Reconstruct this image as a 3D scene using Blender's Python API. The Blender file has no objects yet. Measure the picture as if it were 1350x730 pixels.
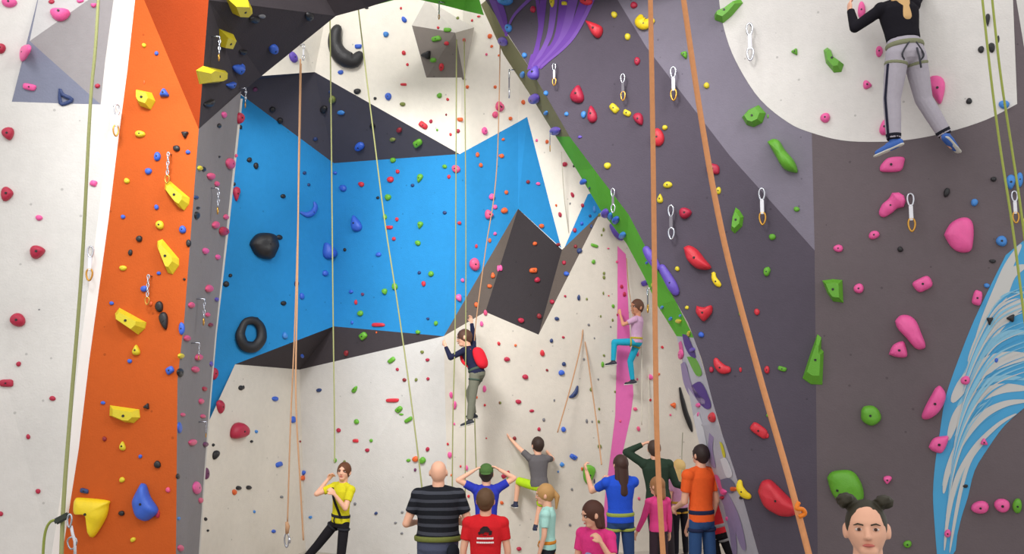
import bpy, bmesh, math, random
from mathutils import Vector, Matrix, noise
from mathutils.bvhtree import BVHTree
from mathutils.geometry import tessellate_polygon

# ------------------------------------------------------------------ camera, light, exposure
SC = bpy.context.scene
COL = SC.collection
F = 1150.0                     # focal length in pixels of the 1350 wide frame
CAM = Vector((0, 0, 2.6))
PITCH = math.radians(6.2)
cam_d = bpy.data.cameras.new('camera')
cam_d.sensor_width = 36.0
cam_d.lens = F / 1350 * 36.0
cam_o = bpy.data.objects.new('camera', cam_d)
cam_o.location = CAM
cam_o.rotation_euler = (math.radians(90) + PITCH, 0, 0)
COL.objects.link(cam_o)
SC.camera = cam_o
SC.view_settings.view_transform = 'Standard'
SC.view_settings.look = 'None'
SC.view_settings.exposure = 0.27
SC.view_settings.gamma = 1.0
SC.view_settings.use_curve_mapping = False

def srgb(c):
    out = []
    for v in c[:3]:
        v = v / 255.0
        out.append(v / 12.92 if v <= 0.04045 else ((v + 0.055) / 1.055) ** 2.4)
    return (*out, 1.0)

W = bpy.data.worlds.new('hall_ambient')
SC.world = W
W.use_nodes = True
W.node_tree.nodes['Background'].inputs[0].default_value = (1.0, 0.985, 0.97, 1)
W.node_tree.nodes['Background'].inputs[1].default_value = 0.98

def area(name, loc, target, size, energy, color=(1, 1, 1), spread=180):
    d = bpy.data.lights.new(name, 'AREA')
    d.shape = 'RECTANGLE'
    d.size, d.size_y = size
    d.energy = energy
    d.spread = math.radians(spread)
    d.color = color
    o = bpy.data.objects.new(name, d)
    o.location = loc
    o.rotation_euler = (Vector(target) - Vector(loc)).to_track_quat('-Z', 'Y').to_euler()
    COL.objects.link(o)
area('added_fill_light', (-3.5, 1.0, 9.5), (-6, 9, 6), (3, 3), 20, (1, 1, 1), 110)  # unseen fill lights, added and aimed to brighten particular walls
area('added_fill_light', (-1.5, 6.0, 11.0), (6.5, 8.5, 6.5), (2.0, 2.0), 46, (0.95, 0.95, 1), 110)
area('added_fill_light', (-2.6, 3.0, 8.8), (-0.3, 12, 4.5), (3, 2), 88, (1, 0.98, 0.95), 60)
area('added_fill_light', (4.0, 3.5, 8.5), (-3.6, 11.3, 3.0), (2, 2), 34, (1, 0.99, 0.97), 55)
area('added_fill_light', (-2.5, 3.0, 8.0), (-1.4, 12.6, 1.0), (1.2, 1.2), 26, (0.95, 0.98, 1), 50)

# ------------------------------------------------------------------ pixel rays
cp, sp = math.cos(PITCH), math.sin(PITCH)
def ray(px, py):
    x = (px - 675.0) / F
    z = (365.0 - py) / F
    return Vector((x, cp - z * sp, sp + z * cp))
def P(px, py, Y):                      # the point at forward distance Y on the ray of a pixel
    d = ray(px, py)
    return CAM + d * (Y / d.y)
def FL(px, Y, z=0.0):                  # the point at height z and distance Y in the column px
    dep = Y * cp + (z - CAM.z) * sp
    return Vector(((px - 675.0) / F * dep, Y, z))

# ------------------------------------------------------------------ materials
MATS = {}
def mat(name, col, rough=0.6, metal=0.0, spec=0.3, bump=0.0, scale=20.0, mottle=0.0, tnut=False, clear=0.0, stripes=None):
    if name in MATS: return MATS[name]
    m = bpy.data.materials.new(name)
    m.use_nodes = True
    nt = m.node_tree
    b = nt.nodes['Principled BSDF']
    b.inputs['Roughness'].default_value = rough
    b.inputs['Metallic'].default_value = metal
    b.inputs['Specular IOR Level'].default_value = spec
    b.inputs['Coat Weight'].default_value = clear
    tc = nt.nodes.new('ShaderNodeTexCoord')
    c = srgb(col)
    n = nt.nodes.new('ShaderNodeTexNoise')
    n.inputs['Scale'].default_value = scale
    n.inputs['Detail'].default_value = 4
    nt.links.new(tc.outputs['Object'], n.inputs['Vector'])
    mx = nt.nodes.new('ShaderNodeMix'); mx.data_type = 'RGBA'
    mx.inputs[6].default_value = (c[0] * (1 - mottle), c[1] * (1 - mottle), c[2] * (1 - mottle), 1)
    mx.inputs[7].default_value = (min(1, c[0] * (1 + mottle)), min(1, c[1] * (1 + mottle)), min(1, c[2] * (1 + mottle)), 1)
    nt.links.new(n.outputs['Fac'], mx.inputs[0])
    out = mx.outputs[2]
    if stripes:
        wv = nt.nodes.new('ShaderNodeTexWave')
        wv.bands_direction = 'Z'
        wv.inputs['Scale'].default_value = stripes[1]
        wv.inputs['Distortion'].default_value = 0.6
        wv.inputs['Detail'].default_value = 0
        nt.links.new(tc.outputs['Object'], wv.inputs['Vector'])
        rp = nt.nodes.new('ShaderNodeValToRGB')
        rp.color_ramp.elements[0].position = 0.62
        rp.color_ramp.elements[1].position = 0.74
        nt.links.new(wv.outputs['Fac'], rp.inputs[0])
        m3 = nt.nodes.new('ShaderNodeMix'); m3.data_type = 'RGBA'
        nt.links.new(rp.outputs[0], m3.inputs[0])
        nt.links.new(out, m3.inputs[6])
        m3.inputs[7].default_value = srgb(stripes[0])
        out = m3.outputs[2]
    if tnut:
        v = nt.nodes.new('ShaderNodeTexVoronoi')
        v.inputs['Scale'].default_value = 4.5
        v.inputs['Randomness'].default_value = 0.55
        nt.links.new(tc.outputs['Object'], v.inputs['Vector'])
        lt = nt.nodes.new('ShaderNodeMath'); lt.operation = 'LESS_THAN'
        lt.inputs[1].default_value = 0.055
        nt.links.new(v.outputs['Distance'], lt.inputs[0])
        ml = nt.nodes.new('ShaderNodeMath'); ml.operation = 'MULTIPLY'
        ml.inputs[1].default_value = 0.4
        nt.links.new(lt.outputs[0], ml.inputs[0])
        m2 = nt.nodes.new('ShaderNodeMix'); m2.data_type = 'RGBA'
        nt.links.new(ml.outputs[0], m2.inputs[0])
        nt.links.new(out, m2.inputs[6])
        m2.inputs[7].default_value = (c[0] * .3, c[1] * .3, c[2] * .3, 1)
        out = m2.outputs[2]
        n2 = nt.nodes.new('ShaderNodeTexNoise')
        n2.inputs['Scale'].default_value = 0.9
        n2.inputs['Detail'].default_value = 6
        nt.links.new(tc.outputs['Object'], n2.inputs['Vector'])
        m4 = nt.nodes.new('ShaderNodeMix'); m4.data_type = 'RGBA'; m4.blend_type = 'MULTIPLY'
        rr = nt.nodes.new('ShaderNodeValToRGB')
        rr.color_ramp.elements[0].position = 0.3; rr.color_ramp.elements[0].color = (0.88, 0.88, 0.88, 1)
        rr.color_ramp.elements[1].position = 0.65
        nt.links.new(n2.outputs['Fac'], rr.inputs[0])
        m4.inputs[0].default_value = 1.0
        nt.links.new(out, m4.inputs[6]); nt.links.new(rr.outputs[0], m4.inputs[7])
        out = m4.outputs[2]
    nt.links.new(out, b.inputs['Base Color'])
    if bump:
        n3 = nt.nodes.new('ShaderNodeTexNoise')
        n3.inputs['Scale'].default_value = scale * 4
        nt.links.new(tc.outputs['Object'], n3.inputs['Vector'])
        bp = nt.nodes.new('ShaderNodeBump')
        bp.inputs['Strength'].default_value = bump
        bp.inputs['Distance'].default_value = 0.01
        nt.links.new(n3.outputs['Fac'], bp.inputs['Height'])
        nt.links.new(bp.outputs[0], b.inputs['Normal'])
    MATS[name] = m
    return m
def wallmat(name, col): return mat(name, col, rough=0.8, spec=0.15, bump=0.25, scale=14, mottle=0.06, tnut=True)

# ------------------------------------------------------------------ mesh helpers
def link(name, me, m=None, parent=None, smooth=False):
    o = bpy.data.objects.new(name, me)
    COL.objects.link(o)
    if m is not None and not me.materials: me.materials.append(m)
    if parent is not None: o.parent = parent
    if smooth: me.polygons.foreach_set('use_smooth', [True] * len(me.polygons))
    return o
def mesh(verts, faces, name='m'):
    me = bpy.data.meshes.new(name)
    me.from_pydata([tuple(v) for v in verts], [], faces)
    me.update()
    return me
def tag(o, label=None, cat=None, group=None, kind=None):
    if label: o['label'] = label
    if cat: o['category'] = cat
    if group: o['group'] = group
    if kind: o['kind'] = kind
    return o
def empty(name, loc=(0, 0, 0), rz=0):
    o = bpy.data.objects.new(name, None)
    o.empty_display_size = 0.1
    o.location = loc
    o.rotation_euler = (0, 0, rz)
    COL.objects.link(o)
    return o
def setpos(o, loc):        # put the origin of a mesh built in world coordinates at loc
    loc = Vector(loc)
    o.data.transform(Matrix.Translation(-loc))
    o.location = loc
    return o

# ------------------------------------------------------------------ the walls
BVH_V, BVH_F, BVH_R, BVH_TRI = [], [], [], []
def facing(vs):
    n = Vector((0, 0, 0))
    for i in range(len(vs)):
        a, b = vs[i], vs[(i + 1) % len(vs)]
        n += (a - CAM).cross(b - CAM)
    return n
def wall(name, region, m, polys, parent=None, thick=0):
    """polys: lists of points; each is cut to triangles that turn to the hall."""
    verts, faces = [], []
    for poly in polys:
        base = len(verts)
        verts += poly
        for t in tessellate_polygon([poly]):
            a, b, c = (verts[base + i] for i in t)
            n = (b - a).cross(c - a)
            if n.length < 1e-9: continue
            t2 = [base + i for i in t]
            if n.dot(a - CAM) > 0: t2.reverse()
            faces.append(t2)
    off = len(BVH_V)
    BVH_V.extend(verts)
    for f in faces:
        BVH_F.append([off + i for i in f]); BVH_R.append(region)
    me = mesh(verts, faces)
    bm = bmesh.new(); bm.from_mesh(me)
    bmesh.ops.remove_doubles(bm, verts=bm.verts, dist=0.0005)
    bmesh.ops.dissolve_limit(bm, angle_limit=0.002, verts=bm.verts, edges=bm.edges)
    bm.to_mesh(me); bm.free()
    o = link(name, me, m, parent)
    if thick:
        s = o.modifiers.new('panel', 'SOLIDIFY'); s.thickness = thick; s.offset = -1
    if parent is None: o['kind'] = 'structure'
    return o

WHITE = wallmat('white_wall_paint', (217, 214, 210))
CREAM = wallmat('cream_wall_paint', (222, 214, 202))
CREAM2 = wallmat('pale_cream_paint', (240, 234, 222))
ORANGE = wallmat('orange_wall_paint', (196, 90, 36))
GREYS = wallmat('grey_wall_paint', (142, 137, 139))
DARK = wallmat('charcoal_wall_paint', (72, 66, 70))
DARKP = wallmat('charcoal_blue_paint', (80, 78, 88))
BLUE = wallmat('blue_wall_paint', (44, 138, 200))
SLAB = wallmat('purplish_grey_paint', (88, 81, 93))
SLABL = wallmat('grey_wall_paint_main', (108, 98, 102))
GREEN = wallmat('green_wall_paint', (104, 190, 62))
OLIVE = wallmat('olive_wall_paint', (132, 128, 92))
BROWN = wallmat('brown_grey_paint', (98, 88, 82))
MURAL = wallmat('mural_pale_paint', (190, 188, 198))

# floor: padded flooring, a raised viewing deck where the camera stands
fl = mesh([(-14, 3.9, 0), (14, 3.9, 0), (14, 16, 0), (-14, 16, 0)], [(0, 1, 2, 3)])
o = link('floor', fl, mat('floor_matting', (176, 168, 158), rough=0.8, bump=0.2, scale=3, mottle=0.08)); o['kind'] = 'structure'
bm = bmesh.new(); bmesh.ops.create_cube(bm, size=1)
me = bpy.data.meshes.new('deck'); bm.to_mesh(me); bm.free()
o = link('floor_deck', me, mat('deck_grey', (120, 118, 116), rough=0.8, mottle=0.1)); o['kind'] = 'structure'
o.scale = (28, 5.9, 0.68); o.location = (0, 0.95, 0.34)

# left pillar: white wall, orange panel, grey side strip
YL = 8.0
def L(px, py): return P(px, py, YL)
seam = [(180, -30), (178, 0), (168, 92), (156, 184), (143, 290), (130, 385), (117, 480), (104, 590), (82, 730), (76, 775)]
edge = [(277, -30), (275, 0), (262, 170), (253, 290), (243, 420), (234, 500), (232, 730), (231, 775)]
wl = wall('wall_left', 'white wall with the grey pyramid', WHITE,
     [[P(-160, -120, 7.4), P(150, -120, 7.9)] + [P(x - 14, y, 7.93) for x, y in seam] + [P(-160, 775, 7.4)]])
wall('trim_1', None, mat('white_edge_paint', (238, 238, 236), rough=0.7, mottle=0.02), [[P(x - 14, y, 7.93) for x, y in seam] + [L(x, y) for x, y in seam[::-1]]])
wall('wall_orange', 'orange panel', ORANGE,
     [[L(x, y) for x, y in seam] + [L(x, y) for x, y in edge[:1:-1]] + [P(190, 0, 8.0), L(187, -30)]])
wall('wall_orange_overhang', 'folded orange top', wallmat('orange_wall_paint_shaded', (160, 62, 22)),  # same orange, with the overhang's shade put into a darker colour
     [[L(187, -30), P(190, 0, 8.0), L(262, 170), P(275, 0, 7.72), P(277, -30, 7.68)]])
gb = [(330, 60, 9.6), (317, 130, 9.55), (300, 290, 9.5), (284, 440, 9.45), (275, 545, 9.4), (268, 640, 9.4), (262, 730, 9.4), (260, 775, 9.4)]
wall('wall_grey_reveal', 'narrow grey side strip', GREYS,
     [[L(x, y) for x, y in edge[2:]] + [P(*g) for g in gb[::-1][:-1]] + [P(318, 120, 9.55)]])
wall('trim_2', None, mat('plywood_edge', (200, 196, 190), rough=0.7, mottle=0.08),
     [[P(x, y, Y) for x, y, Y in gb[1:]] + [P(x + (3.0 if y < 300 else 1.8), y, Y + 0.03) for x, y, Y in gb[::-1][:-1]]])

# the arch: dark overhang over to the slab, with its green edge
wall('wall_arch', 'dark arch overhang', DARK,
     [[P(275, 0, 7.72), P(277, -30, 7.68), P(300, -220, 7.6), P(640, -220, 8.3), P(560, -60, 8.9), P(521, -2, 9.3), P(484, 10, 9.5), P(443, 21, 9.6),
       P(345, 100, 9.75), P(318, 122, 9.6), P(262, 170, 8.0)]])
wall('wall_arch_edge', 'green arch edge at the top', GREEN,
     [[P(443, 21, 9.6), P(484, 10, 9.5), P(521, -2, 9.3), P(560, -60, 8.9), P(590, -110, 8.9), P(622, -60, 9.2), P(631, -4, 9.5), P(638, 20, 9.75), P(612, 14, 10.1), P(577, 5, 10.2),
       P(550, -1, 10.2), P(520, 0, 10.1), P(470, 13, 10.0)]])

# plane helpers for the right slab
def plane(a, b, c):
    n = (b - a).cross(c - a).normalized()
    return a, n
def on(pl, px, py):
    a, n = pl
    d = ray(px, py)
    return CAM + d * ((a - CAM).dot(n) / d.dot(n))
FT, FB = P(1072, 330, 8.75), P(1078, 730, 8.95)
PL1 = plane(FT, FB, P(640, 0, 10.3))
PL3 = plane(P(1068, 0, 8.9), FB, P(1350, 365, 7.9))
FT = on(PL3, 1070, 300)
# shared fold between the two planes
pa, na = PL1; pb, nb = PL3
fd = na.cross(nb).normalized()
A_ = Matrix((na, nb, fd)); fp = A_.inverted() @ Vector((na.dot(pa), nb.dot(pb), fd.dot(FB)))
def fold_px(py):
    lo, hi = 900.0, 1250.0
    for _ in range(50):
        mid = (lo + hi) / 2
        s = on(PL1, mid, py).y - on(PL3, mid, py).y
        s0 = on(PL1, lo, py).y - on(PL3, lo, py).y
        if s * s0 <= 0: hi = mid
        else: lo = mid
    return lo
print('fold px', [round(fold_px(y)) for y in (0, 200, 330, 730)])
FTp = on(PL1, 1074, 330)
arch = [(640, 0), (700, 92), (751, 180), (790, 232), (829, 283), (867, 356), (907, 425), (925, 473), (940, 531), (953, 575), (967, 616), (982, 665), (1000, 730), (1012, 775)]
top = [(640, -220), (612, -60), (630, -18)]
F1P = [on(PL1, x, y) for x, y in arch]
A1, A2_ = on(PL1, 640, -40), on(PL1, 790, -40)
wall('wall_slab', 'purplish grey slab', SLAB,
     [[A1] + F1P + [P(1078, 775, 8.96), FB, FTp, on(PL1, 962, 205), on(PL1, 852, 62), A2_]])
PL3b = plane(FTp, FB, P(1350, 365, 8.0))
wall('wall_slab_wedge', 'pale wedge of the grey slab', wallmat('purplish_grey_lit_paint', (128, 122, 136)),  # slab grey made lighter: the light on this facet is in the colour
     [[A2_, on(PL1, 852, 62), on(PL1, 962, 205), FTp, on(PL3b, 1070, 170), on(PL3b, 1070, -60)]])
F2M = on(PL3b, 1070, 170); F2C = on(PL3b, 1070, -60)
wr = wall('wall_right', 'broad grey wall', SLABL,
     [[F2C, F2M, FTp, FB, on(PL3b, 1078, 775), on(PL3b, 1480, 775), on(PL3b, 1400, 365), on(PL3b, 1330, -60)]])
wall('wall_arch_soffit', 'dark top of the slab', SLAB, [[P(560, -60, 8.9), P(640, -220, 8.3), P(1000, -260, 8.0), F2C, A2_, A1]])
# wall far right beyond the edge
wall('wall_far_right', None, WHITE, [[P(1339, -60, 8.6), P(1420, -60, 8.6), P(1440, 400, 8.6), P(1330, 400, 8.6)]])

# reveal (green band, olive top, mural below)
inner = [(634, 6), (664, 72), (697, 122), (733, 180), (761, 225), (791, 276), (826, 321), (849, 364), (867, 403), (892, 443), (905, 500), (916, 560), (930, 610), (946, 660), (966, 730), (972, 775)]
outer = [(641, 0), (672, 50), (715, 115), (751, 180), (783, 222), (829, 283), (851, 325), (867, 356), (890, 395), (915, 445), (932, 500), (948, 560), (967, 616), (982, 665), (1000, 730), (1012, 775)]
OI = [on(PL1, x, y) + Vector((0.0, 0.75 + 0.1 * i / 15, 0)) for i, (x, y) in enumerate(inner)]
OI = [P(x, y, on(PL1, x, y).y + 0.65) for (x, y) in inner]
OO = [on(PL1, x, y) for x, y in outer]
def strip(a, b, i0, i1): return [[a[i], b[i], b[i + 1], a[i + 1]] for i in range(i0, i1)]
wall('wall_reveal_top', 'olive arch edge', OLIVE, strip(OI, OO, 0, 3))
wall('wall_reveal', 'green arch edge', GREEN, strip(OI, OO, 3, 9))
wall('wall_reveal_mural', 'painted mural edge', MURAL, strip(OI, OO, 9, 15))

# back wall -------------------------------------------------------------
def FLon(pl, px):                      # floor point of a plane in column px
    lo, hi = 8.0, 18.0
    a, n = pl
    f = lambda Y: (FL(px, Y) - a).dot(n)
    for _ in range(60):
        mid = (lo + hi) / 2
        if f(lo) * f(mid) <= 0: hi = mid
        else: lo = mid
    return FL(px, lo)
ar_t, ar_b = P(606, 203, 11.4), P(585, 443, 11.6)
k_t, k_b = P(440, 215, 12.3), P(440, 430, 12.4)
w_b = P(310, 480, 11.2)
PBW = plane(k_t, k_b, w_b)
w_t = on(PBW, 325, 130)
wall('wall_blue_west', 'blue wall beside the grey strip', BLUE, [[on(PBW, 250, 75), w_t, k_t, k_b, w_b, on(PBW, 240, 632)]])
wall('wall_blue', 'middle blue wall', BLUE, [[k_t, ar_t, ar_b, k_b]])
PLE = plane(ar_b, FL(592, 12.3), FL(1000, 13.6))
e1, e2, e3 = on(PLE, 640, 411), on(PLE, 710, 441), on(PLE, 791, 281)
pr_t = P(683, 275, 11.75)
pr_r = on(plane(pr_t, e1, e2), 741, 329)
print('prism', pr_t.y, pr_r.y, e1.y, e2.y, e3.y)
PU3 = plane(P(683, 161, 11.75), pr_r, P(720, -60, 11.4))
u1, u2, u3 = on(PU3, 683, 161), on(PU3, 695, 154), on(PU3, 740, 327)
wall('wall_blue_east', 'blue wall above the prism', BLUE, [[ar_t, u1, pr_t, ar_b], [u1, u2, u3, pr_t]])
r1, r2 = P(345, 100, 10.6), P(415, 95, 11.3)
wall('wall_roof_dark', 'dark sloping roof', DARKP, [[w_t, on(PBW, 300, 110), P(300, 95, 10.2), r1, r2, k_t], [r2, ar_t, k_t]])
wall('wall_upper', 'cream upper back wall', CREAM2,
     [[P(300, 105, 10.2), r1, r2, P(445, -60, 11.0), P(300, -60, 10.0)],
      [r2, ar_t, P(612, -60, 10.8), P(445, -60, 11.0)],
      [ar_t, u1, on(PU3, 690, -60), P(612, -60, 10.8)], [u1, u2, u3, on(PU3, 742, 331), on(PU3, 775, 256), on(PU3, 830, 240), on(PU3, 720, -60), on(PU3, 690, -60)]])
wall('wall_blue_sliver', 'blue sliver by the green edge', BLUE,
     [[on(PU3, 775, 256), on(PU3, 742, 331), e3, on(PLE, 840, 240), on(PU3, 830, 240)]])
wall('wall_ledge_dark', 'dark ledge', DARK,
     [[w_b, k_b, P(395, 487, 12.85)], [k_b, ar_b, P(395, 487, 12.85)]])
wall('wall_prism', 'dark prism', wallmat('near_black_paint', (62, 57, 60)), [[pr_t, pr_r, e2, e1]])
wall('wall_prism_side', 'brown prism sides', BROWN, [[pr_t, e1, ar_b], [pr_r, e3, e2]])
f_w = P(395, 487, 12.85)
PLW = plane(w_b, f_w, FL(403, 13.1))
wall('wall_lower_west', 'beige wall by the grey strip', CREAM, [[on(PLW, 240, 632), w_b, f_w, FL(403, 13.1), FLon(PLW, 240)]])
PLM = plane(f_w, ar_b, FL(403, 13.1))
wall('wall_lower', 'pale wall under the dark ledge', WHITE, [[f_w, ar_b, FL(592, 12.3), FL(403, 13.1)]])
wall('wall_lower_east', 'pink striped cream wall', CREAM,
     [[ar_b, e1, e2, e3, on(PLE, 840, 230), on(PLE, 1060, 400), FLon(PLE, 1060), FL(592, 12.3)]])

TREE = BVHTree.FromPolygons(BVH_V, BVH_F)
def hit(px, py):
    d = ray(px, py).normalized()
    loc, n, i, dist = TREE.ray_cast(CAM, d)
    if loc is None: return None
    if n.dot(d) > 0: n = -n
    return loc, n, BVH_R[i], (loc - CAM).dot(Vector((0, cp, sp)))
def lay(px, py, lift=0.003, h=None):
    """pixel -> point on the plane of facet h, lifted off it."""
    loc, n = h[0], h[1]
    d = ray(px, py)
    t = (loc - CAM).dot(n) / d.dot(n)
    return CAM + d * t + n * lift

def clip(poly, inside, inter):
    out = []
    for i in range(len(poly)):
        a, b = poly[i], poly[(i + 1) % len(poly)]
        ia, ib = inside(a), inside(b)
        if ia: out.append(a)
        if ia != ib: out.append(inter(a, b))
    return out
def decal(name, m, pts, parent, at=None, lift=0.003, closed=True):
    """a coat of paint: a shape laid on the facet found at pixel `at`."""
    h = hit(*(at or (sum(p[0] for p in pts) / len(pts), sum(p[1] for p in pts) / len(pts))))
    vs = [lay(x, y, lift, h) for x, y in pts]
    faces = []
    for t in tessellate_polygon([vs]):
        a, b, c = (vs[i] for i in t)
        t = list(t)
        if (b - a).cross(c - a).dot(h[1]) < 0: t.reverse()
        faces.append(t)
    return link(name, mesh(vs, faces), m, parent)
def ribbon_px(pts, wid):
    """outline in pixels of a brush stroke through pts with width(s)"""
    n = len(pts); lft, rgt = [], []
    for i, (x, y) in enumerate(pts):
        a, b = pts[max(0, i - 1)], pts[min(n - 1, i + 1)]
        dx, dy = b[0] - a[0], b[1] - a[1]; l = math.hypot(dx, dy) or 1
        w = wid(i / (n - 1)) / 2 if callable(wid) else wid / 2
        lft.append((x - dy / l * w, y + dx / l * w)); rgt.append((x + dy / l * w, y - dx / l * w))
    return lft + rgt[::-1]
def spline(pts, k=6):
    out = []
    n = len(pts)
    for i in range(n - 1):
        p0, p1, p2, p3 = pts[max(0, i - 1)], pts[i], pts[i + 1], pts[min(n - 1, i + 2)]
        for j in range(k):
            t = j / k
            out.append(tuple(0.5 * ((2 * b) + (-a + c) * t + (2 * a - 5 * b + 4 * c - d) * t * t + (-a + 3 * b - 3 * c + d) * t ** 3) for a, b, c, d in zip(p0, p1, p2, p3)))
    out.append(tuple(pts[-1]))
    return out
# ------------------------------------------------------------------ paint on the walls
SL = bpy.data.objects['wall_slab']
CIRC = wallmat('white_circle_paint', (222, 218, 214))
circ = spline([(948, -60), (948, 0), (958, 50), (975, 90), (1003, 132), (1040, 162), (1070, 175), (1110, 185), (1155, 187), (1200, 184), (1250, 174), (1300, 158), (1341, 137)], 4)
def seg_at_x(x0): return lambda a, b: (x0, a[1] + (b[1] - a[1]) * (x0 - a[0]) / (b[0] - a[0]))
poly = circ + [(1333, -60)]
FX = 1070
left = clip(poly, lambda p: p[0] <= FX, seg_at_x(FX)); right_ = clip(poly, lambda p: p[0] >= FX, seg_at_x(FX))
decal('painted_circle', CIRC, left, bpy.data.objects['wall_slab_wedge'], (1020, 100))
decal('painted_circle', CIRC, right_, wr, (1200, 260))
PINKP = mat('pink_stripe_paint', (226, 110, 178), rough=0.7, mottle=0.05)
pw = bpy.data.objects['wall_lower_east']
decal('painted_stripe', PINKP, [(814, 324), (825, 335), (828, 400), (832, 470), (835, 520), (831, 550), (820, 600), (811, 650), (805, 712), (792, 712), (798, 650), (804, 605), (811, 548), (813, 470), (814, 400)], pw, (870, 450))
# swirling blue and white mural on the broad wall
BL1 = mat('mural_blue_paint', (76, 160, 208), rough=0.7, mottle=0.08, scale=3)
BL2 = mat('mural_light_blue_paint', (134, 188, 214), rough=0.7, mottle=0.08, scale=3)
BL3 = mat('mural_white_paint', (196, 196, 194), rough=0.7, mottle=0.04, scale=3)
outl = [(1352, 315)] + spline([(1326, 336), (1308, 372), (1285, 420), (1268, 462), (1254, 500), (1245, 530), (1239, 570), (1233, 610), (1230, 650), (1232, 690), (1236, 740)], 3) + [(1250, 740), (1260, 725)] + spline([(1262, 705), (1268, 680), (1276, 655), (1285, 620), (1303, 590), (1325, 560), (1352, 536)], 3) + [(1372, 520), (1372, 300)]
decal('painted_swirl', BL1, outl, wr, (1300, 500))
def stroke(pts, w, m, par=wr, at=(1300, 500), lift=0.005, k=6):
    s = spline(pts, k)
    decal('painted_stroke', m, ribbon_px(s, w), par, at, lift)
taper = lambda w: (lambda t: w * (0.15 + 0.85 * math.sin(math.pi * min(1, max(0, t))) ** 0.7))
for pts, w, m in [
    ([(1346, 322), (1330, 350), (1316, 385), (1300, 425), (1287, 462), (1274, 495)], 16, BL3),
    ([(1352, 350), (1332, 362), (1318, 392), (1302, 432), (1288, 468)], 18, BL3),
    ([(1356, 398), (1335, 405), (1312, 425), (1294, 452), (1278, 480)], 26, BL3),
    ([(1356, 470), (1330, 472), (1300, 482), (1272, 505), (1255, 530)], 22, BL3),
    ([(1356, 512), (1320, 512), (1285, 525), (1262, 548), (1250, 580)], 16, BL3),
    ([(1356, 528), (1325, 532), (1295, 548), (1268, 580), (1250, 620), (1244, 650)], 11, BL3),
    ([(1340, 545), (1315, 560), (1285, 590), (1262, 630), (1250, 680), (1245, 725)], 7, BL3),
    ([(1300, 580), (1280, 605), (1268, 640), (1258, 690), (1252, 728)], 5, BL3),
    ([(1356, 438), (1330, 440), (1305, 455), (1282, 480), (1266, 505)], 12, BL2),
    ([(1356, 500), (1320, 498), (1285, 510), (1262, 535)], 8, BL2),
    ([(1310, 565), (1288, 588), (1268, 622), (1254, 665)], 6, BL2),
    ([(1290, 560), (1270, 580), (1252, 610), (1242, 640)], 5, BL2),
    ([(1346, 380), (1325, 392), (1308, 412), (1292, 440)], 3, BL1),
    ([(1356, 388), (1335, 385), (1318, 392)], 3, BL2),
    ([(1320, 540), (1290, 560), (1262, 600), (1248, 645)], 3, BL1),
    ([(1300, 530), (1275, 548), (1258, 575)], 3, BL2),
]: stroke(pts, taper(w), m, lift=0.005 + 0.0004 * random.Random(int(w * 10)).random() * 8)
_r = random.Random(4)
for i in range(22):
    k = (i + .5) / 26
    a = [(1356, 372 + 172 * k), (1318 - 12 * k, 392 + 172 * k), (1292 - 18 * k, 436 + 162 * k), (1272 - 16 * k, 488 + 156 * k), (1262 - 18 * k, 540 + 170 * k)]
    if k > .72: a = a[1:]
    if k < .35: a = a[:4]
    stroke(a, taper(_r.choice([1.6, 2.2, 3.2])), (BL2, BL3, BL1, BL2)[i % 4], lift=0.0092 + .0002 * (i % 5))
# purple brush strokes on the slab
PUR = mat('purple_brush_paint', (104, 62, 152), rough=0.7, mottle=0.1, scale=5)
PUR2 = mat('lilac_brush_paint', (116, 78, 162), rough=0.7, mottle=0.1, scale=5)
fan = [((706, 88), (712, 40), (706, -20), 5, PUR), ((700, 86), (712, 45), (718, -20), 9, PUR), ((702, 88), (725, 45), (732, -20), 10, PUR2), ((704, 88), (735, 50), (745, -20), 12, PUR),
       ((708, 90), (742, 50), (760, -20), 13, PUR2), ((712, 90), (752, 45), (778, -20), 12, PUR), ((714, 88), (757, 48), (790, -20), 6, PUR2),
       ((668, 48), (664, 20), (648, -20), 10, PUR), ((668, 44), (680, 18), (720, -20), 5, PUR2), ((666, 42), (655, 15), (640, -25), 9, PUR2)]
for i, (a, b, c, w, m) in enumerate(fan):
    s = spline([a, b, c], 8)
    decal('painted_stroke', m, ribbon_px(s, lambda t, w=w: w * (0.35 + 0.75 * t)), SL, (760, 60), 0.004 + 0.0006 * i)
decal('painted_stroke', PUR, [(695, 92), (700, 72), (735, 55), (730, 70), (714, 88)], SL, (760, 60), 0.003)
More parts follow.
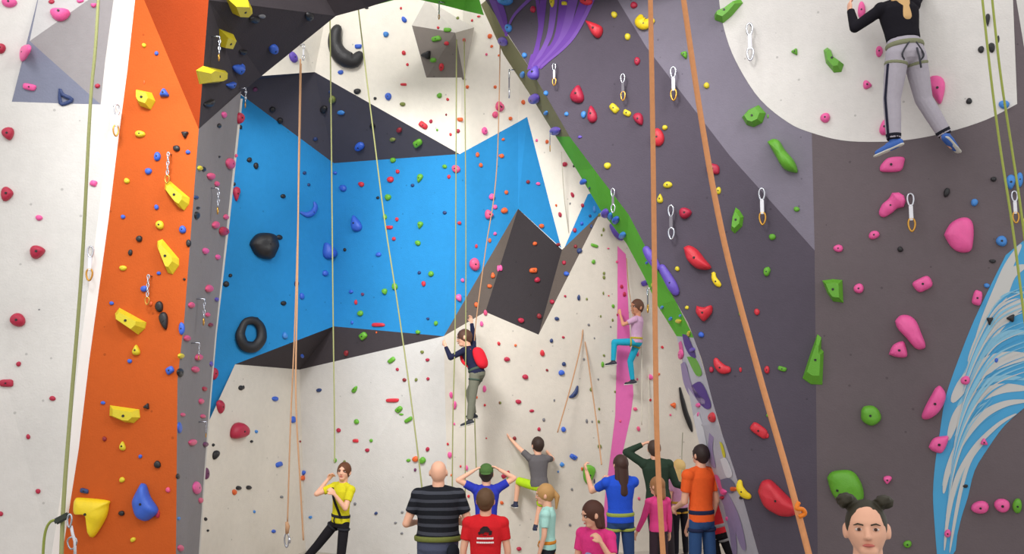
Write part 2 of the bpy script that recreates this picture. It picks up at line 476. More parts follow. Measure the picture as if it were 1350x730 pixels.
# mural on the arch edge: laid facet by facet
RM = bpy.data.objects['wall_reveal_mural']
MC = {'p': mat('mural_purple', (88, 62, 140), rough=0.7, mottle=0.1), 'l': mat('mural_lilac', (150, 134, 172), rough=0.7, mottle=0.1), 'g': mat('mural_green', (110, 170, 70), rough=0.7, mottle=0.1),
      'b': mat('mural_slate', (108, 112, 136), rough=0.7, mottle=0.1), 'w': mat('mural_white', (214, 214, 220), rough=0.7, mottle=0.05), 'y': mat('mural_yellow', (214, 204, 60), rough=0.7), 'k': mat('mural_pink', (216, 104, 160), rough=0.7)}
for m, pts in [
    ('p', [(900, 440), (908, 444), (918, 470), (910, 468), (903, 455)]), ('g', [(906, 470), (918, 472), (926, 492), (918, 494)]),
    ('l', [(898, 480), (904, 478), (912, 505), (922, 520), (930, 528), (926, 535), (912, 525), (902, 505)]),
    ('p', [(912, 508), (924, 503), (934, 520), (938, 536), (930, 538), (918, 524)]),
    ('w', [(915, 548), (922, 545), (930, 575), (934, 600), (928, 600), (920, 575)]),
    ('l', [(937, 560), (943, 566), (940, 590), (944, 615), (938, 612), (934, 590)]),
    ('y', [(949, 582), (953, 585), (957, 600), (954, 602)]), ('b', [(950, 632), (962, 630), (970, 640), (966, 650), (954, 645)]),
    ('l', [(938, 615), (944, 618), (958, 645), (975, 680), (984, 720), (978, 722), (966, 690), (950, 655)]),
    ('w', [(950, 605), (958, 604), (966, 625), (958, 628)]), ('l', [(955, 668), (962, 668), (970, 700), (972, 728), (966, 728), (962, 700)]),
    ('k', [(942, 625), (948, 628), (956, 648), (951, 650)]), ('k', [(895, 452), (899, 450), (902, 468), (898, 470)])]:
    c = (sum(p[0] for p in pts) / len(pts), sum(p[1] for p in pts) / len(pts))
    decal('painted_patch', MC[m], spline(pts + [pts[0]], 4)[:-1], RM, c, 0.006 if m != 'w' else 0.005)

# ------------------------------------------------------------------ holds
HC = {'P': ('pink', (232, 92, 158)), 'p': ('rosy pink', (222, 84, 128)), 'R': ('crimson', (176, 36, 66)), 'r': ('red', (206, 46, 60)), 'Y': ('yellow', (214, 196, 44)), 'L': ('bright yellow', (236, 206, 30)),
      'B': ('blue', (56, 98, 200)), 'b': ('light blue', (66, 134, 208)), 'N': ('navy', (44, 62, 110)), 'K': ('black', (34, 33, 36)), 'G': ('green', (98, 166, 46)), 'O': ('orange', (222, 98, 44)),
      'o': ('olive green', (118, 128, 60)), 'U': ('purple', (98, 76, 176)), 'u': ('plum', (108, 52, 92)), 'g': ('grey', (120, 120, 124)), 'D': ('dark red', (136, 36, 44))}
def hmat(c):
    return mat('hold_' + HC[c][0].replace(' ', '_'), HC[c][1], rough=0.42, spec=0.45, bump=0.3, scale=30, mottle=0.07)
BOLT = mat('bolt_dark_steel', (60, 58, 60), rough=0.4, metal=0.6)
HOLDS = []
def outline(shape, w, h, ang, rng):
    n = 18; pts = []
    ph1, ph2 = rng.random() * 6.28, rng.random() * 6.28
    a1, a2 = 0.05, 0.035
    for i in range(n):
        t = 2 * math.pi * i / n
        c, s = math.cos(t), math.sin(t)
        x, y = c, s
        if shape == 'd': x = c * (0.72 - 0.33 * s); y = s * 1.0; x *= 1.12
        elif shape == 't':
            k = 1.0 / max(abs(math.cos(((t + math.pi / 6) % (2 * math.pi / 3)) - math.pi / 3)), 0.5) * 0.62
            x, y = c * k * 0.98, s * k * 0.98
        elif shape == 'b':
            e = 0.5
            x = math.copysign(abs(c) ** e, c); y = math.copysign(abs(s) ** (e + .15), s)
        elif shape == 'k': y = s * 0.75 + 0.35 * (1 - c * c) * 1.0 - 0.25; x = c
        r = 1 + a1 * math.sin(2 * t + ph1) + a2 * math.sin(3 * t + ph2)
        pts.append((x * r * w / 2, y * r * h / 2))
    if shape == 'w':
        pts = [(x * w / 2, y * h / 2) for x, y in [(-.95, -.7), (-.1, -.95), (.9, -.75), (1, .35), (.25, .95), (-.6, .8), (-1, .2)]]
    ca, sa = math.cos(math.radians(ang)), math.sin(math.radians(ang))
    return [(x * ca + y * sa, -x * sa + y * ca) for x, y in pts]      # ang counter-clockwise on screen, y down
def dome(pts, cen, n, H, flat=False, seed=0, shift=(0, 0, 0), hollow=False):
    """pts: ring of world points on the wall; grows a hold of height H along n"""
    N = len(pts); vs, fs = [], []
    if flat: rings = [(1, -0.004), (0.97, 0.12 * H), (0.62, H), (0.3, H * 1.0)]
    else: rings = [(0.97, -0.004), (1.0, H * 0.22), (0.93, H * 0.55), (0.76, H * 0.82), (0.48, H * 0.97), (0.22, H)]
    sh = Vector(shift)
    for k, (s, h) in enumerate(rings):
        for i, p in enumerate(pts):
            q = cen + (p - cen) * s + n * h + sh * (max(0, h) / max(H, 1e-6))
            if not flat: q += n * (noise.noise(q * 9 + Vector((seed * .37, 0, 0))) * 0.16 * H if k > 1 else 0)
            vs.append(q)
    for k in range(len(rings) - 1):
        for i in range(N):
            j = (i + 1) % N
            fs.append((k * N + i, k * N + j, (k + 1) * N + j, (k + 1) * N + i))
    c = len(vs); vs.append(cen + n * H * (1.0 if flat else 1.0) + sh)
    K = (len(rings) - 1) * N
    for i in range(N): fs.append((K + i, K + (i + 1) % N, c))
    fs.append(tuple(range(N - 1, -1, -1)))
    me = mesh(vs, fs)
    bm = bmesh.new(); bm.from_mesh(me); bmesh.ops.recalc_face_normals(bm, faces=bm.faces); bm.to_mesh(me); bm.free()
    return me
def bolt(parent, pos, n, r):
    bm = bmesh.new()
    bmesh.ops.create_cone(bm, cap_ends=True, segments=10, radius1=r, radius2=r * 0.8, depth=r * 0.9)
    me = bpy.data.meshes.new('bolt'); bm.to_mesh(me); bm.free()
    o = link('bolt', me, BOLT, parent)
    o.matrix_local = Matrix.Translation(pos - parent.location) @ n.to_track_quat('Z', 'Y').to_matrix().to_4x4()
    return o
def hold(cx, cy, w, h, col, shape='r', ang=0.0, label=None, hf=0.5, pts=None, flat=False, region=None, shift=None, boltpx=None):
    hh = hit(cx, cy)
    if hh is None: return None
    loc, n, reg, dep = hh
    rng = random.Random(int(cx * 7 + cy * 13))
    if pts is None: px = [(cx + x, cy + y) for x, y in outline(shape, w, h, ang, rng)]
    else:
        px = pts
        if not flat: px = [(x, y) for x, y in spline(px + [px[0]], 4)[:-1]]
    ring = [lay(x, y, 0, hh) for x, y in px]
    cen = sum(ring, Vector()) / len(ring)
    m_px = dep / F
    H = hf * min(w, h) * m_px
    H = min(H, 0.22)
    flat = flat or shape == 'w'
    sv = Vector((0, 0, 0))
    if shift: sv = (lay(cx + shift[0], cy + shift[1], 0, hh) - lay(cx, cy, 0, hh))
    me = dome(ring, cen, n, H, flat, rng.random() * 20, sv)
    big = max(w, h) >= 8.0
    o = link('climbing_hold' if big else 'foothold', me, hmat(col), smooth=not flat)
    setpos(o, cen)
    reg = region or reg
    HOLDS.append(dict(o=o, x=cx, y=cy, w=w, h=h, c=col, reg=reg, big=big, label=label, shape=shape))
    if max(w, h) >= 10 and min(w, h) > 6:
        top = cen + n * H + sv
        if boltpx is not None:
            q = lay(boltpx[0], boltpx[1], 0, hh); top = cen + (q - cen) + n * H * 0.9
        bolt(o, top, n, min(0.014, 0.07 * min(w, h) * m_px + 0.004))
    return o
def tubehold(path, col, label, closed=False, flat=0.7, region=None, lift=0.5, k=5):
    """a hold lofted along a pixel path of (x, y, radius px)"""
    if closed: 
        pp = path + path[:1]
        s = spline(path[-1:] + pp + path[1:2], k)[k:-k][:-1]
    else: s = spline(path, k)
    cx = sum(p[0] for p in path) / len(path); cy = sum(p[1] for p in path) / len(path)
    hh = hit(cx, cy); loc, n, reg, dep = hh
    C = []; 
    for x, y, r in s:
        rm = max(r, 0.3) * dep / F
        C.append((lay(x, y, 0, hh) + n * rm * lift, rm))
    N = 12; vs = []; fs = []
    L_ = len(C)
    for i, (c, r) in enumerate(C):
        a = C[(i - 1) % L_][0] if (closed or i) else c
        b = C[(i + 1) % L_][0] if (closed or i < L_ - 1) else c
        t = (b - a).normalized(); sd = t.cross(n).normalized()
        for j in range(N):
            an = 2 * math.pi * j / N
            vs.append(c + sd * math.cos(an) * r + n * math.sin(an) * r * flat + n * noise.noise(c * 8) * r * .15)
    for i in range(L_ if closed else L_ - 1):
        i2 = (i + 1) % L_
        for j in range(N):
            j2 = (j + 1) % N
            fs.append((i * N + j, i2 * N + j, i2 * N + j2, i * N + j2))
    if not closed:
        for i, sgn in ((0, 1), (L_ - 1, -1)):
            c, r = C[i]
            other = C[1 if i == 0 else L_ - 2][0]
            t = (c - other).normalized()
            b0 = len(vs)
            for j in range(N): vs.append(c + (vs[i * N + j] - c) * 0.6 + t * r * 0.55)
            vs.append(c + t * r * 0.75)
            for j in range(N):
                j2 = (j + 1) % N
                fs.append((i * N + j, i * N + j2, b0 + j2, b0 + j)); fs.append((b0 + j, b0 + j2, b0 + N))
    me = mesh(vs, fs)
    bm = bmesh.new(); bm.from_mesh(me); bmesh.ops.recalc_face_normals(bm, faces=bm.faces); bm.to_mesh(me); bm.free()
    o = link('climbing_hold', me, hmat(col), smooth=True)
    mid = C[L_ // 2]
    setpos(o, C[L_ // 2][0])
    HOLDS.append(dict(o=o, x=cx, y=cy, w=20, h=20, c=col, reg=region or reg, big=True, label=label, shape='k'))
    if not closed: bolt(o, mid[0] + n * mid[1] * flat * 0.97, n, 0.010)
    return o
# ------------------------------------------------------------------ big grey pyramids bolted to the walls
def pyramid(name, label, base_px, apex_px, height, cols, at, faces=None):
    hh = hit(*at); n = hh[1]
    base = [lay(x, y, -0.01, hh) for x, y in base_px]
    apex = lay(apex_px[0], apex_px[1], height, hh)
    root = empty(name, sum(base, Vector()) / len(base))
    N = len(base)
    for i, fc in enumerate(faces or [(i, (i + 1) % N) for i in range(N)]):
        vs = [base[q] for q in fc] + [apex]
        a = vs[0]
        nn = (vs[1] - a).cross(apex - a)
        f = list(range(len(vs)))
        if nn.dot(n) < 0: f.reverse()
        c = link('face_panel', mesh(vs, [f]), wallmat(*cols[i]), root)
        setpos(c, a); c.location = a - root.location
        s = c.modifiers.new('ply', 'SOLIDIFY'); s.thickness = 0.018; s.offset = -1
    tag(root, label, 'wall volume')
    off = len(BVH_V); BVH_V.extend(base + [apex])
    for i in range(N):
        BVH_F.append([off + i, off + (i + 1) % N, off + N]); BVH_R.append(label and ('big grey pyramid' if at[0] < 200 else 'small grey pyramid'))
    return root
g1, g2, g3 = ('volume_grey_lit', (192, 190, 190)), ('volume_grey', (150, 146, 148)), ('volume_grey_shaded', (134, 138, 158))  # one grey volume: lit top and shaded underside put into the face colours
pyramid('pyramid_volume', 'big grey plywood pyramid volume bolted high on the white wall', [(56, -30), (158, -30), (140, 144), (13, 141)], (44, 60), 0.12, [g1, g2, g3, g3], (90, 70))
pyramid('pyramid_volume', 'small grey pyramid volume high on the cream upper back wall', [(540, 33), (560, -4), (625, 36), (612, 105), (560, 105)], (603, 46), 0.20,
        [('small_volume_lit', (206, 200, 192)), ('small_volume_lit', (206, 200, 192)), ('small_volume_lit2', (190, 182, 172)), ('small_volume_shaded', (132, 124, 118))], (585, 70), [(0, 1), (1, 2), (2, 3), (3, 4, 0)])  # pale top and darker front stand for its lit and shaded faces
TREE = BVHTree.FromPolygons(BVH_V, BVH_F)

T = {'A1': (0, 0), 'A2': (0, 180), 'A3': (0, 360), 'A4': (0, 546), 'B1': (320, 0), 'B2': (320, 180), 'B3': (320, 360), 'B4': (320, 546),
     'C1': (640, 0), 'C2': (640, 180), 'C3': (640, 360), 'C4': (640, 546), 'D1': (1010, 0), 'D2': (1010, 180), 'D3': (1010, 360), 'D4': (1010, 546)}
DATA = {
'A1': '''50 15 90 60 P r;270 10 40 28 R r;420 5 45 28 P r;490 28 40 35 P k;315 80 115 90 P k;135 278 48 110 P d -20;5 255 64 60 R r;155 455 85 40 P b -12;510 450 35 30 R r;45 702 92 76 R d 10
755 238 28 30 Y r;820 280 28 28 B r;862 490 62 66 B t 180;735 702 60 44 Y r;970 703 50 50 K t;1245 360 78 58 B d 0;1205 445 60 52 B t 20;1330 100 44 40 K r;1270 270 50 38 K k;1090 540 64 50 K k 30;1170 600 30 42 P r;1145 657 25 32 K r;1250 618 56 66 R r;1258 665 22 30 K r;755 430 14 26 O r''',
'A2': '''490 245 45 38 P b -20;40 300 104 74 R d 90;205 425 46 36 P r;200 603 96 90 R d 95;825 105 42 56 B r;925 62 46 40 K r;985 82 30 30 B r;778 182 46 40 B r;665 232 36 36 Y r;820 370 30 34 B r;645 420 30 30 B r;838 463 50 56 Y r;957 487 42 52 B r;730 535 42 40 K r;683 607 30 40 K r;645 688 46 36 Y r;832 715 30 24 B r
1148 105 16 16 K r;1200 140 50 66 p r;1235 100 20 26 p r;1043 165 30 32 Y r;1064 170 26 32 K r;1100 207 46 44 p r 20;1133 247 30 36 p r;1235 300 48 84 R d;1225 248 20 26 K r;1025 318 26 26 N r;1035 373 22 20 K r;1028 412 30 52 K r;1180 420 30 36 p r;1125 462 42 46 p r;1165 495 52 54 R r;988 558 34 46 K r;1072 598 36 40 P r;1138 630 30 36 P r''',
'A3': '''1205 12 26 26 K r;1182 57 36 40 K r;95 245 92 82 R r;98 475 32 34 R r;35 575 82 50 R b;275 655 42 32 R r;205 190 14 14 g r;755 82 42 42 B r;585 157 30 26 B r;790 160 24 32 O r;715 403 56 62 Y d 180;680 460 30 30 B r;890 508 52 46 B b 30;540 678 32 24 B r;770 697 42 46 K t 160;835 175 52 66 K r;860 250 60 112 K d 10
965 32 20 20 K r;1090 80 44 46 p r;998 167 36 38 p r;1132 137 26 28 U r;1085 217 28 30 p r;1100 270 28 28 D r;952 290 36 80 B r;975 340 40 38 p r;945 433 34 36 Y r;1035 440 42 42 p r;940 520 36 52 K r;1018 503 42 40 p r;1105 475 22 36 U r;1120 525 46 72 R r;1068 605 28 32 R r;1050 670 32 36 p r;1258 600 30 32 K r;1150 700 50 84 R d''',
'A4': '''148 117 28 34 R r;200 402 32 34 R r;5 520 32 32 R r;548 128 28 32 D r;643 165 46 56 Y d 180;735 220 26 26 B r;825 262 42 50 K r;640 342 36 36 Y r;442 400 34 52 N b 80;825 520 30 56 R r;637 517 38 36 K r;880 395 30 36 p r;697 655 36 32 Y r 30
955 2 30 26 p r;1060 10 32 28 p r;938 70 26 72 B r;1003 147 44 42 p r;1073 157 30 34 u r;930 325 22 36 K r;1025 385 46 76 P r;1048 450 28 36 p r;1078 310 34 74 u r;935 545 20 26 b r;942 700 34 42 p r
1240 90 106 112 R d -50;1115 160 20 22 K r;1125 213 42 62 K d -20;1225 407 30 36 O r;1247 385 36 28 K r;1300 382 32 26 K r;1075 548 22 26 K r;1087 608 18 18 K r;1330 508 16 20 b r;1340 90 20 20 b r;1315 142 16 20 K r''',
'B1': '''60 100 62 40 K r;100 84 44 26 g r;345 82 50 50 K r;160 253 56 54 B r;8 270 30 20 K r;0 350 26 42 B r;262 300 44 72 U r 20;65 467 32 30 u r
155 572 38 38 K r;195 630 36 40 K r;425 570 46 46 K r;470 520 40 50 o r;515 588 46 30 b r;680 658 34 36 K r;820 680 36 34 D r;458 480 22 22 N r
648 42 28 18 K r;828 43 18 20 r r;845 103 32 42 B r 30;750 180 38 36 b r;605 243 46 30 B b;843 277 28 32 r r;862 338 20 24 r r;513 378 38 30 B r;600 478 46 38 K r;693 515 24 22 K r;762 505 40 50 B r;837 545 36 30 o r;842 442 42 20 r b;1023 145 20 20 r r;1125 95 24 20 o r;1200 107 18 20 r r;1072 157 46 30 G b;1015 203 58 36 G b 15;1068 227 30 30 r r;965 288 70 62 K t 30;998 315 42 32 G r;1040 350 32 50 r r;1158 210 20 26 r r
1293 188 28 30 O r;1302 243 20 20 O r;1275 285 18 20 p r;1175 455 22 26 O r;1320 455 18 22 O r;1030 500 34 36 G r;1073 520 22 22 r r;1065 600 16 18 D r;1138 625 38 28 O b;945 655 62 36 r b -35;985 635 24 28 R r;1018 680 18 20 G r;1088 703 20 24 r r;1127 685 28 28 R r;1320 600 36 42 p r;1340 555 42 62 p r;1265 685 36 50 P r;1235 86 26 16 r r;1340 290 16 18 O r''',
'B2': '''380 12 30 26 N r;613 50 62 50 B r 20;785 15 40 26 o r;917 33 58 42 G b 30
33 122 32 32 K r;68 153 32 42 K r;322 190 24 24 N r;345 252 22 22 N r;210 312 34 28 K r;485 190 24 24 B r;527 270 44 42 B r;622 250 36 34 r r;812 183 26 28 r r;775 225 40 40 r r;788 124 36 34 G r;1058 157 32 28 G r;1118 170 48 50 p r;1080 210 24 28 r r;928 218 38 58 G d -15;890 255 24 24 N r;762 318 40 40 G r;708 320 22 22 K r;745 420 28 36 G r;808 433 24 28 r r;768 475 44 26 r b;792 535 26 26 r r;930 463 38 48 G d -10;918 557 36 36 G r;1058 398 26 26 N r;1133 452 26 26 r r;595 455 64 104 B d 200;445 598 86 98 B d 200;535 592 22 24 K r;712 617 36 30 B r;430 715 38 36 B r;925 712 24 24 N r;987 718 36 36 G r;190 527 40 34 K r
1228 95 26 32 O r;1245 150 26 30 O r;1303 315 36 42 P r;1320 368 28 32 P r;1288 408 64 54 p d 90;1320 508 24 24 P r;1292 543 22 32 O r;1222 573 20 28 r r;1212 668 62 78 p r;1345 100 18 20 O r;1337 690 20 40 P r''',
'B3': '''212 157 34 32 K r;280 55 30 36 N r;308 120 30 42 B r;70 240 30 28 K r;218 325 38 44 b d 180;310 432 24 24 B r;745 97 38 42 G d 10;797 70 36 46 G r;568 97 28 26 B r;628 110 22 24 u r;593 152 22 32 r r;617 210 38 36 G r;710 270 76 28 r b;948 55 28 36 r r;1150 37 24 28 P r;1130 130 46 46 P d 20;970 238 22 20 N r;1012 262 28 32 G r;918 308 32 28 G r;632 328 50 42 G b 40;573 258 20 24 B r
543 418 30 36 D r;700 310 14 16 O r;1222 165 28 34 O r;1270 207 26 38 p r;1310 15 28 30 O r;1290 68 28 28 O r
940 412 24 24 o r;968 453 26 24 R r;780 455 30 52 G b -50;810 503 22 24 R r;847 558 26 26 D r;908 557 22 24 o r;970 552 22 24 R r;588 607 34 50 G d 150;785 665 76 28 r b;818 712 34 48 G b -45;400 612 36 26 N r;167 657 36 34 B r;3 597 16 26 K r
1250 265 24 36 P r;1340 368 22 28 r r;1090 637 24 42 P r;1108 690 28 52 P r;1265 605 24 46 P r;1267 690 18 20 r r;1345 678 16 22 D r;1225 650 16 20 O r''',
'B4': '''262 28 34 42 B r;70 90 22 24 b r;45 142 20 20 K r;188 262 42 32 B b 20;30 383 36 28 K r;202 432 22 20 g r;60 510 18 20 b r;160 612 26 26 B r;355 538 24 22 b r;300 142 14 18 D r;318 305 32 30 B r;312 333 30 34 O r
503 83 28 30 R r;597 38 32 34 G r;592 138 36 26 r b;673 137 24 24 G r;653 187 30 26 R r;485 240 22 30 G r;533 247 20 20 o r;868 28 56 28 G b 30;868 240 30 22 G r;905 233 42 36 O r;942 240 42 42 G r;968 182 26 30 R r;903 290 20 24 u r;588 467 20 22 g r;698 517 24 22 N r;835 512 20 18 g r;800 567 20 18 g r;833 622 20 18 g r;388 700 20 20 o r;1073 155 18 20 r r;1083 212 28 42 P r;1107 50 16 20 P r
1170 280 24 36 P r;1140 272 16 20 r r;1275 125 14 14 r r;1092 318 16 18 O r;1182 428 20 22 r r;830 0 32 16 G r''',
'C1': '''105 5 92 58 b r;122 148 46 50 b r;250 50 36 42 R r;350 15 36 62 Y d;413 18 36 28 Y b;530 8 76 50 r r;778 28 44 42 R r;675 78 38 42 Y r;838 110 0 0 x x;745 193 38 42 Y r;795 320 38 50 R r;1043 287 48 58 G t 20;1158 448 38 38 Y r;485 495 86 108 R d 170;560 598 68 98 R d 185;675 567 66 44 Y b -45;742 592 48 40 Y b -25;805 625 68 78 R d 30;940 668 34 34 Y r;905 720 70 112 r r;205 290 32 36 b r;258 382 76 86 U d 160;318 488 30 34 b r;260 515 60 64 U r;425 597 28 30 b r;515 600 34 46 b r;370 683 58 52 U r;495 717 28 22 U r;195 390 28 42 b r;95 215 46 62 U r 40;318 590 26 30 b r
22 190 28 32 O r;33 242 20 20 O r;50 455 22 24 O r;75 560 48 58 p r;50 600 34 36 P r;198 535 28 32 O r;130 620 26 26 O r''',
'C2': '''92 15 22 22 O r;85 102 28 32 O r;108 292 26 28 O r;98 387 44 38 O r;222 237 26 26 D r;275 247 28 24 P r;292 468 32 32 O r
258 560 30 26 O r;250 700 48 34 O b;78 688 28 40 P r;38 720 22 24 O r;268 20 20 22 P r;322 27 24 28 O r;415 145 34 32 R r;455 305 24 36 R r 20;370 360 18 20 O r;390 408 24 36 R r 20;508 360 24 28 R r;468 490 28 30 R r;443 350 14 18 g r;380 565 30 24 D r;505 455 24 26 B r;548 415 20 24 N r;472 575 24 26 D r;493 598 34 36 N r;412 660 28 28 R r;425 718 34 32 B r;555 470 20 30 N r
515 235 40 36 B r;462 155 16 20 K r;570 380 22 46 b r;595 410 18 24 o r;630 400 46 58 U r;655 415 28 46 b r;685 435 40 50 B r;720 515 40 44 b r;545 270 14 20 N r
618 487 16 30 o r;608 515 12 20 o r;570 570 24 46 G b 70;565 655 26 30 G r;643 585 18 14 p r;688 655 18 20 p r;620 715 18 22 o r
640 153 42 42 Y r;955 253 56 42 Y r;915 325 42 60 Y d 180;1050 400 78 78 R d 100;1193 170 78 62 R b -10;1220 283 34 48 Y r;1005 692 32 32 Y r;1195 717 30 24 Y r;845 660 18 22 B r''',
'C3': '''1055 180 28 26 Y r;1145 208 0 0 x x;1130 322 38 36 B r;1335 212 24 30 G r;840 50 36 60 U b 110;925 178 22 24 b r;970 238 24 26 b r;1012 250 36 26 Y b -20;1020 222 18 22 b r;1065 315 22 38 Y r;875 60 18 30 Y r;1025 425 32 60 P r;1115 690 28 30 P r;1085 400 34 30 U r;1335 505 20 34 r r
620 22 20 26 o r;617 105 14 24 o r;645 118 12 14 r r;668 172 20 28 G r;603 225 14 20 o r;665 245 16 22 o r;655 280 12 16 g r;665 370 22 24 o r;620 430 18 20 o r;613 477 22 36 G r;570 340 12 16 g r;530 135 16 20 o r;488 128 22 38 N r;540 270 18 20 g r;515 450 16 20 g r;553 608 22 28 o r;590 555 14 18 g r;595 710 16 20 o r;678 620 12 20 o r;417 120 18 20 R r;373 238 30 28 N r -20;407 335 20 20 R r;345 353 24 28 N r;410 475 28 28 N r;397 520 38 36 B r;360 665 14 22 g r;322 507 20 20 D r;297 418 30 42 r r;157 377 20 20 O r;70 367 22 24 r r;112 450 38 32 R r;208 542 38 34 R r;77 678 18 20 o r;172 672 38 30 R r;242 720 32 22 R r
925 387 20 22 r r;902 528 28 20 O b;862 543 34 36 P r;792 415 24 50 p r 15;806 385 18 22 p r;982 690 40 42 O t 20;783 710 26 26 p r;712 70 22 28 R r;727 110 22 34 R r;690 218 12 20 R r;863 663 18 20 r r;795 555 12 20 p r
270 35 36 36 R r;350 150 32 30 R r;185 247 40 34 R r;280 225 30 36 D r;38 15 28 30 O r;22 68 30 28 O r''',
'C4': '''280 77 24 26 R r;408 78 32 34 B r 30;460 222 32 48 B b 60;400 262 28 28 b b 50;380 300 12 18 b r;530 35 18 30 g r;558 38 14 18 g r;593 38 18 22 o r;597 167 26 30 o r;125 340 30 38 G r;85 462 26 24 O r;175 703 32 28 R r;452 392 18 20 g r;442 578 20 20 g r;800 75 24 32 p r 10;105 315 60 30 R b 35;152 125 26 26 D r;705 35 18 20 p r;803 440 20 22 p r;305 28 20 26 g r;570 350 14 30 N r;505 285 16 26 O r;968 3 16 18 p r
1190 15 44 62 r r;1300 390 38 30 O b;1250 405 40 34 P b -30;1240 435 30 26 R r;1115 0 18 30 P r;1265 545 20 30 P r;1340 435 24 24 K r''',
'D1': '''152 272 46 50 G t 30;530 445 62 56 P d 90;310 617 60 62 P r;592 270 46 66 P r;500 55 50 100 P r;620 667 76 90 P d 180;895 470 120 166 P d 10;1062 530 40 40 K r;1160 105 34 80 K d;1125 260 40 46 K r;1180 250 46 60 K r;1215 205 18 50 K r;1245 548 64 56 b r;10 608 12 30 G r;1140 75 12 12 g r''',
'D2': '''945 293 40 58 K r -20;1190 223 38 34 K r;1090 345 46 46 b r;1232 547 66 68 b r;1280 240 64 92 b d;1328 225 40 92 b r;702 590 38 36 K r;1185 652 42 26 K r;160 380 38 34 G r;33 525 42 42 G r;10 702 34 50 G r;565 515 66 54 P r 20;378 585 62 46 P r -10;1345 440 20 36 Y r''',
'D3': '''485 80 66 58 P r 20;820 57 112 80 P b 28;1105 130 60 88 P b -15;1155 65 38 32 b r;690 402 0 0 x x;1170 247 48 60 K t 0;1282 235 66 54 K t 25;1205 455 26 32 B r;1043 560 58 56 P r;85 500 54 32 G b -18;5 505 34 52 r r''',
'D4': '''1140 145 52 56 P t 60;635 342 60 52 P d;1043 375 34 26 K r;1120 485 104 80 P r 12;1235 475 94 84 P r;1314 478 62 86 G r;950 622 44 50 P r;740 678 54 46 G r;5 110 26 40 r r;10 5 26 24 G r''',
}
K_ = 3.97
for t, txt in DATA.items():
    ox, oy = T[t]
    for e in txt.replace('\n', ';').split(';'):
        v = e.split()
        if len(v) < 6 or v[5] == 'x': continue
        sh = lambda q: max(q - 5, 9) * 0.93 / K_
        hold(ox + float(v[0]) / K_, oy + float(v[1]) / K_, sh(float(v[2])), sh(float(v[3])), v[4], v[5], float(v[6]) if len(v) > 6 else 0)
for x, y, w, h, c, s, a in [(995, 154, 30, 26, 'G', 'w', 35), (1001, 567, 26, 13, 'r', 'b', -35), (1011, 358, 9, 12, 'G', 'r', 0), (998, 411, 7, 9, 'r', 'r', 0),
                            (903, 72, 8, 12, 'G', 't', 0), (986, 652, 5, 5, 'K', 'r', 0), (1196, 717, 13, 11, 'G', 'r', 0), (938, 487, 6, 8, 'R', 'r', 0)]:
    if (x, y) == (903, 72) or (x, y) == (1196, 717): continue
    hold(x, y, w, h, c, s, a)

# holds with a shape of their own
TRI = lambda: None
def poly(t, pts): ox, oy = T[t]; return [(ox + x / K_, oy + y / K_) for x, y in pts]
def special(t, pts, col, label, flat=False, hf=0.4, shift=None, boltpx=None, region=None):
    p = poly(t, pts)
    xs = [q[0] for q in p]; ys = [q[1] for q in p]
    return hold(sum(xs) / len(xs), sum(ys) / len(ys), max(xs) - min(xs), max(ys) - min(ys), col, 'w' if flat else 'r', 0, label, hf, p, flat, region, shift, boltpx)
special('A1', [(1178, -20), (1292, -15), (1318, 40), (1285, 72), (1215, 68)], 'Y', 'yellow angular wedge hold, topmost on the dark arch overhang', True, 0.5)
special('A1', [(1148, 150), (1220, 178), (1190, 245), (1125, 235)], 'Y', 'yellow four-sided wedge hold beside the short chain on the dark arch', True, 0.5)
special('A1', [(1028, 368), (1065, 345), (1175, 368), (1172, 415), (1140, 432), (1045, 440)], 'Y', 'yellow blocky wedge hold where orange panel meets the dark arch', True, 0.45)
special('A1', [(715, 468), (795, 485), (815, 530), (790, 575), (735, 555), (715, 520)], 'Y', 'yellow rounded wedge hold beside the blue triangle on the orange panel', True, 0.5)
special('A2', [(865, 245), (890, 232), (995, 322), (990, 355), (965, 388), (935, 370), (862, 275)], 'Y', 'long yellow slanting wedge hold, upper of the long ones on the orange panel', True, 0.35)
special('A2', [(825, 545), (850, 535), (938, 640), (938, 675), (905, 722), (880, 715), (822, 570)], 'Y', 'long yellow slanting wedge hold, middle of the long ones on the orange panel', True, 0.35)
special('A3', [(602, 212), (625, 180), (768, 258), (760, 290), (725, 322), (605, 240)], 'Y', 'long yellow slanting wedge hold, lowest of the slanting ones on the orange panel', True, 0.4)
special('A3', [(575, 690), (730, 712), (735, 755), (700, 785), (655, 780), (572, 745)], 'Y', 'yellow flat-topped wedge hold above the big yellow hook on the orange panel', True, 0.4)
special('A4', [(395, 455), (405, 436), (440, 434), (570, 448), (575, 475), (560, 540), (505, 632), (485, 632), (478, 560), (462, 525), (430, 515), (395, 512)], 'L', 'large glossy yellow hook shaped hold low on the orange panel', False, 0.35)
special('A4', [(745, 358), (768, 368), (790, 430), (832, 500), (800, 540), (762, 556), (720, 530), (700, 465), (715, 410)], 'B', 'large glossy blue teardrop hold low on the orange panel', False, 0.45)
special('C1', [(528, 110), (560, 118), (612, 142), (612, 180), (590, 202), (562, 180)], 'r', 'red hooked hold with a pointed tip below the purple brush fan', False, 0.5)
special('C1', [(1198, 80), (1215, 68), (1260, 50), (1335, -5), (1350, 15), (1290, 85), (1245, 122), (1200, 105)], 'G', 'green ridged wedge hold crossing the edge of the white circle', True, 0.4)
special('C2', [(1310, 370), (1330, 385), (1352, 420), (1345, 470), (1305, 508), (1285, 490), (1292, 420)], 'G', 'green faceted shard hold below the lit wedge, above the red oblong', True, 0.5)
special('C2', [(1042, 580), (1070, 570), (1110, 590), (1150, 640), (1185, 685), (1150, 698), (1100, 685), (1060, 640)], 'r', 'long glossy red oblong hold tilted down on the purplish slab', False, 0.5)
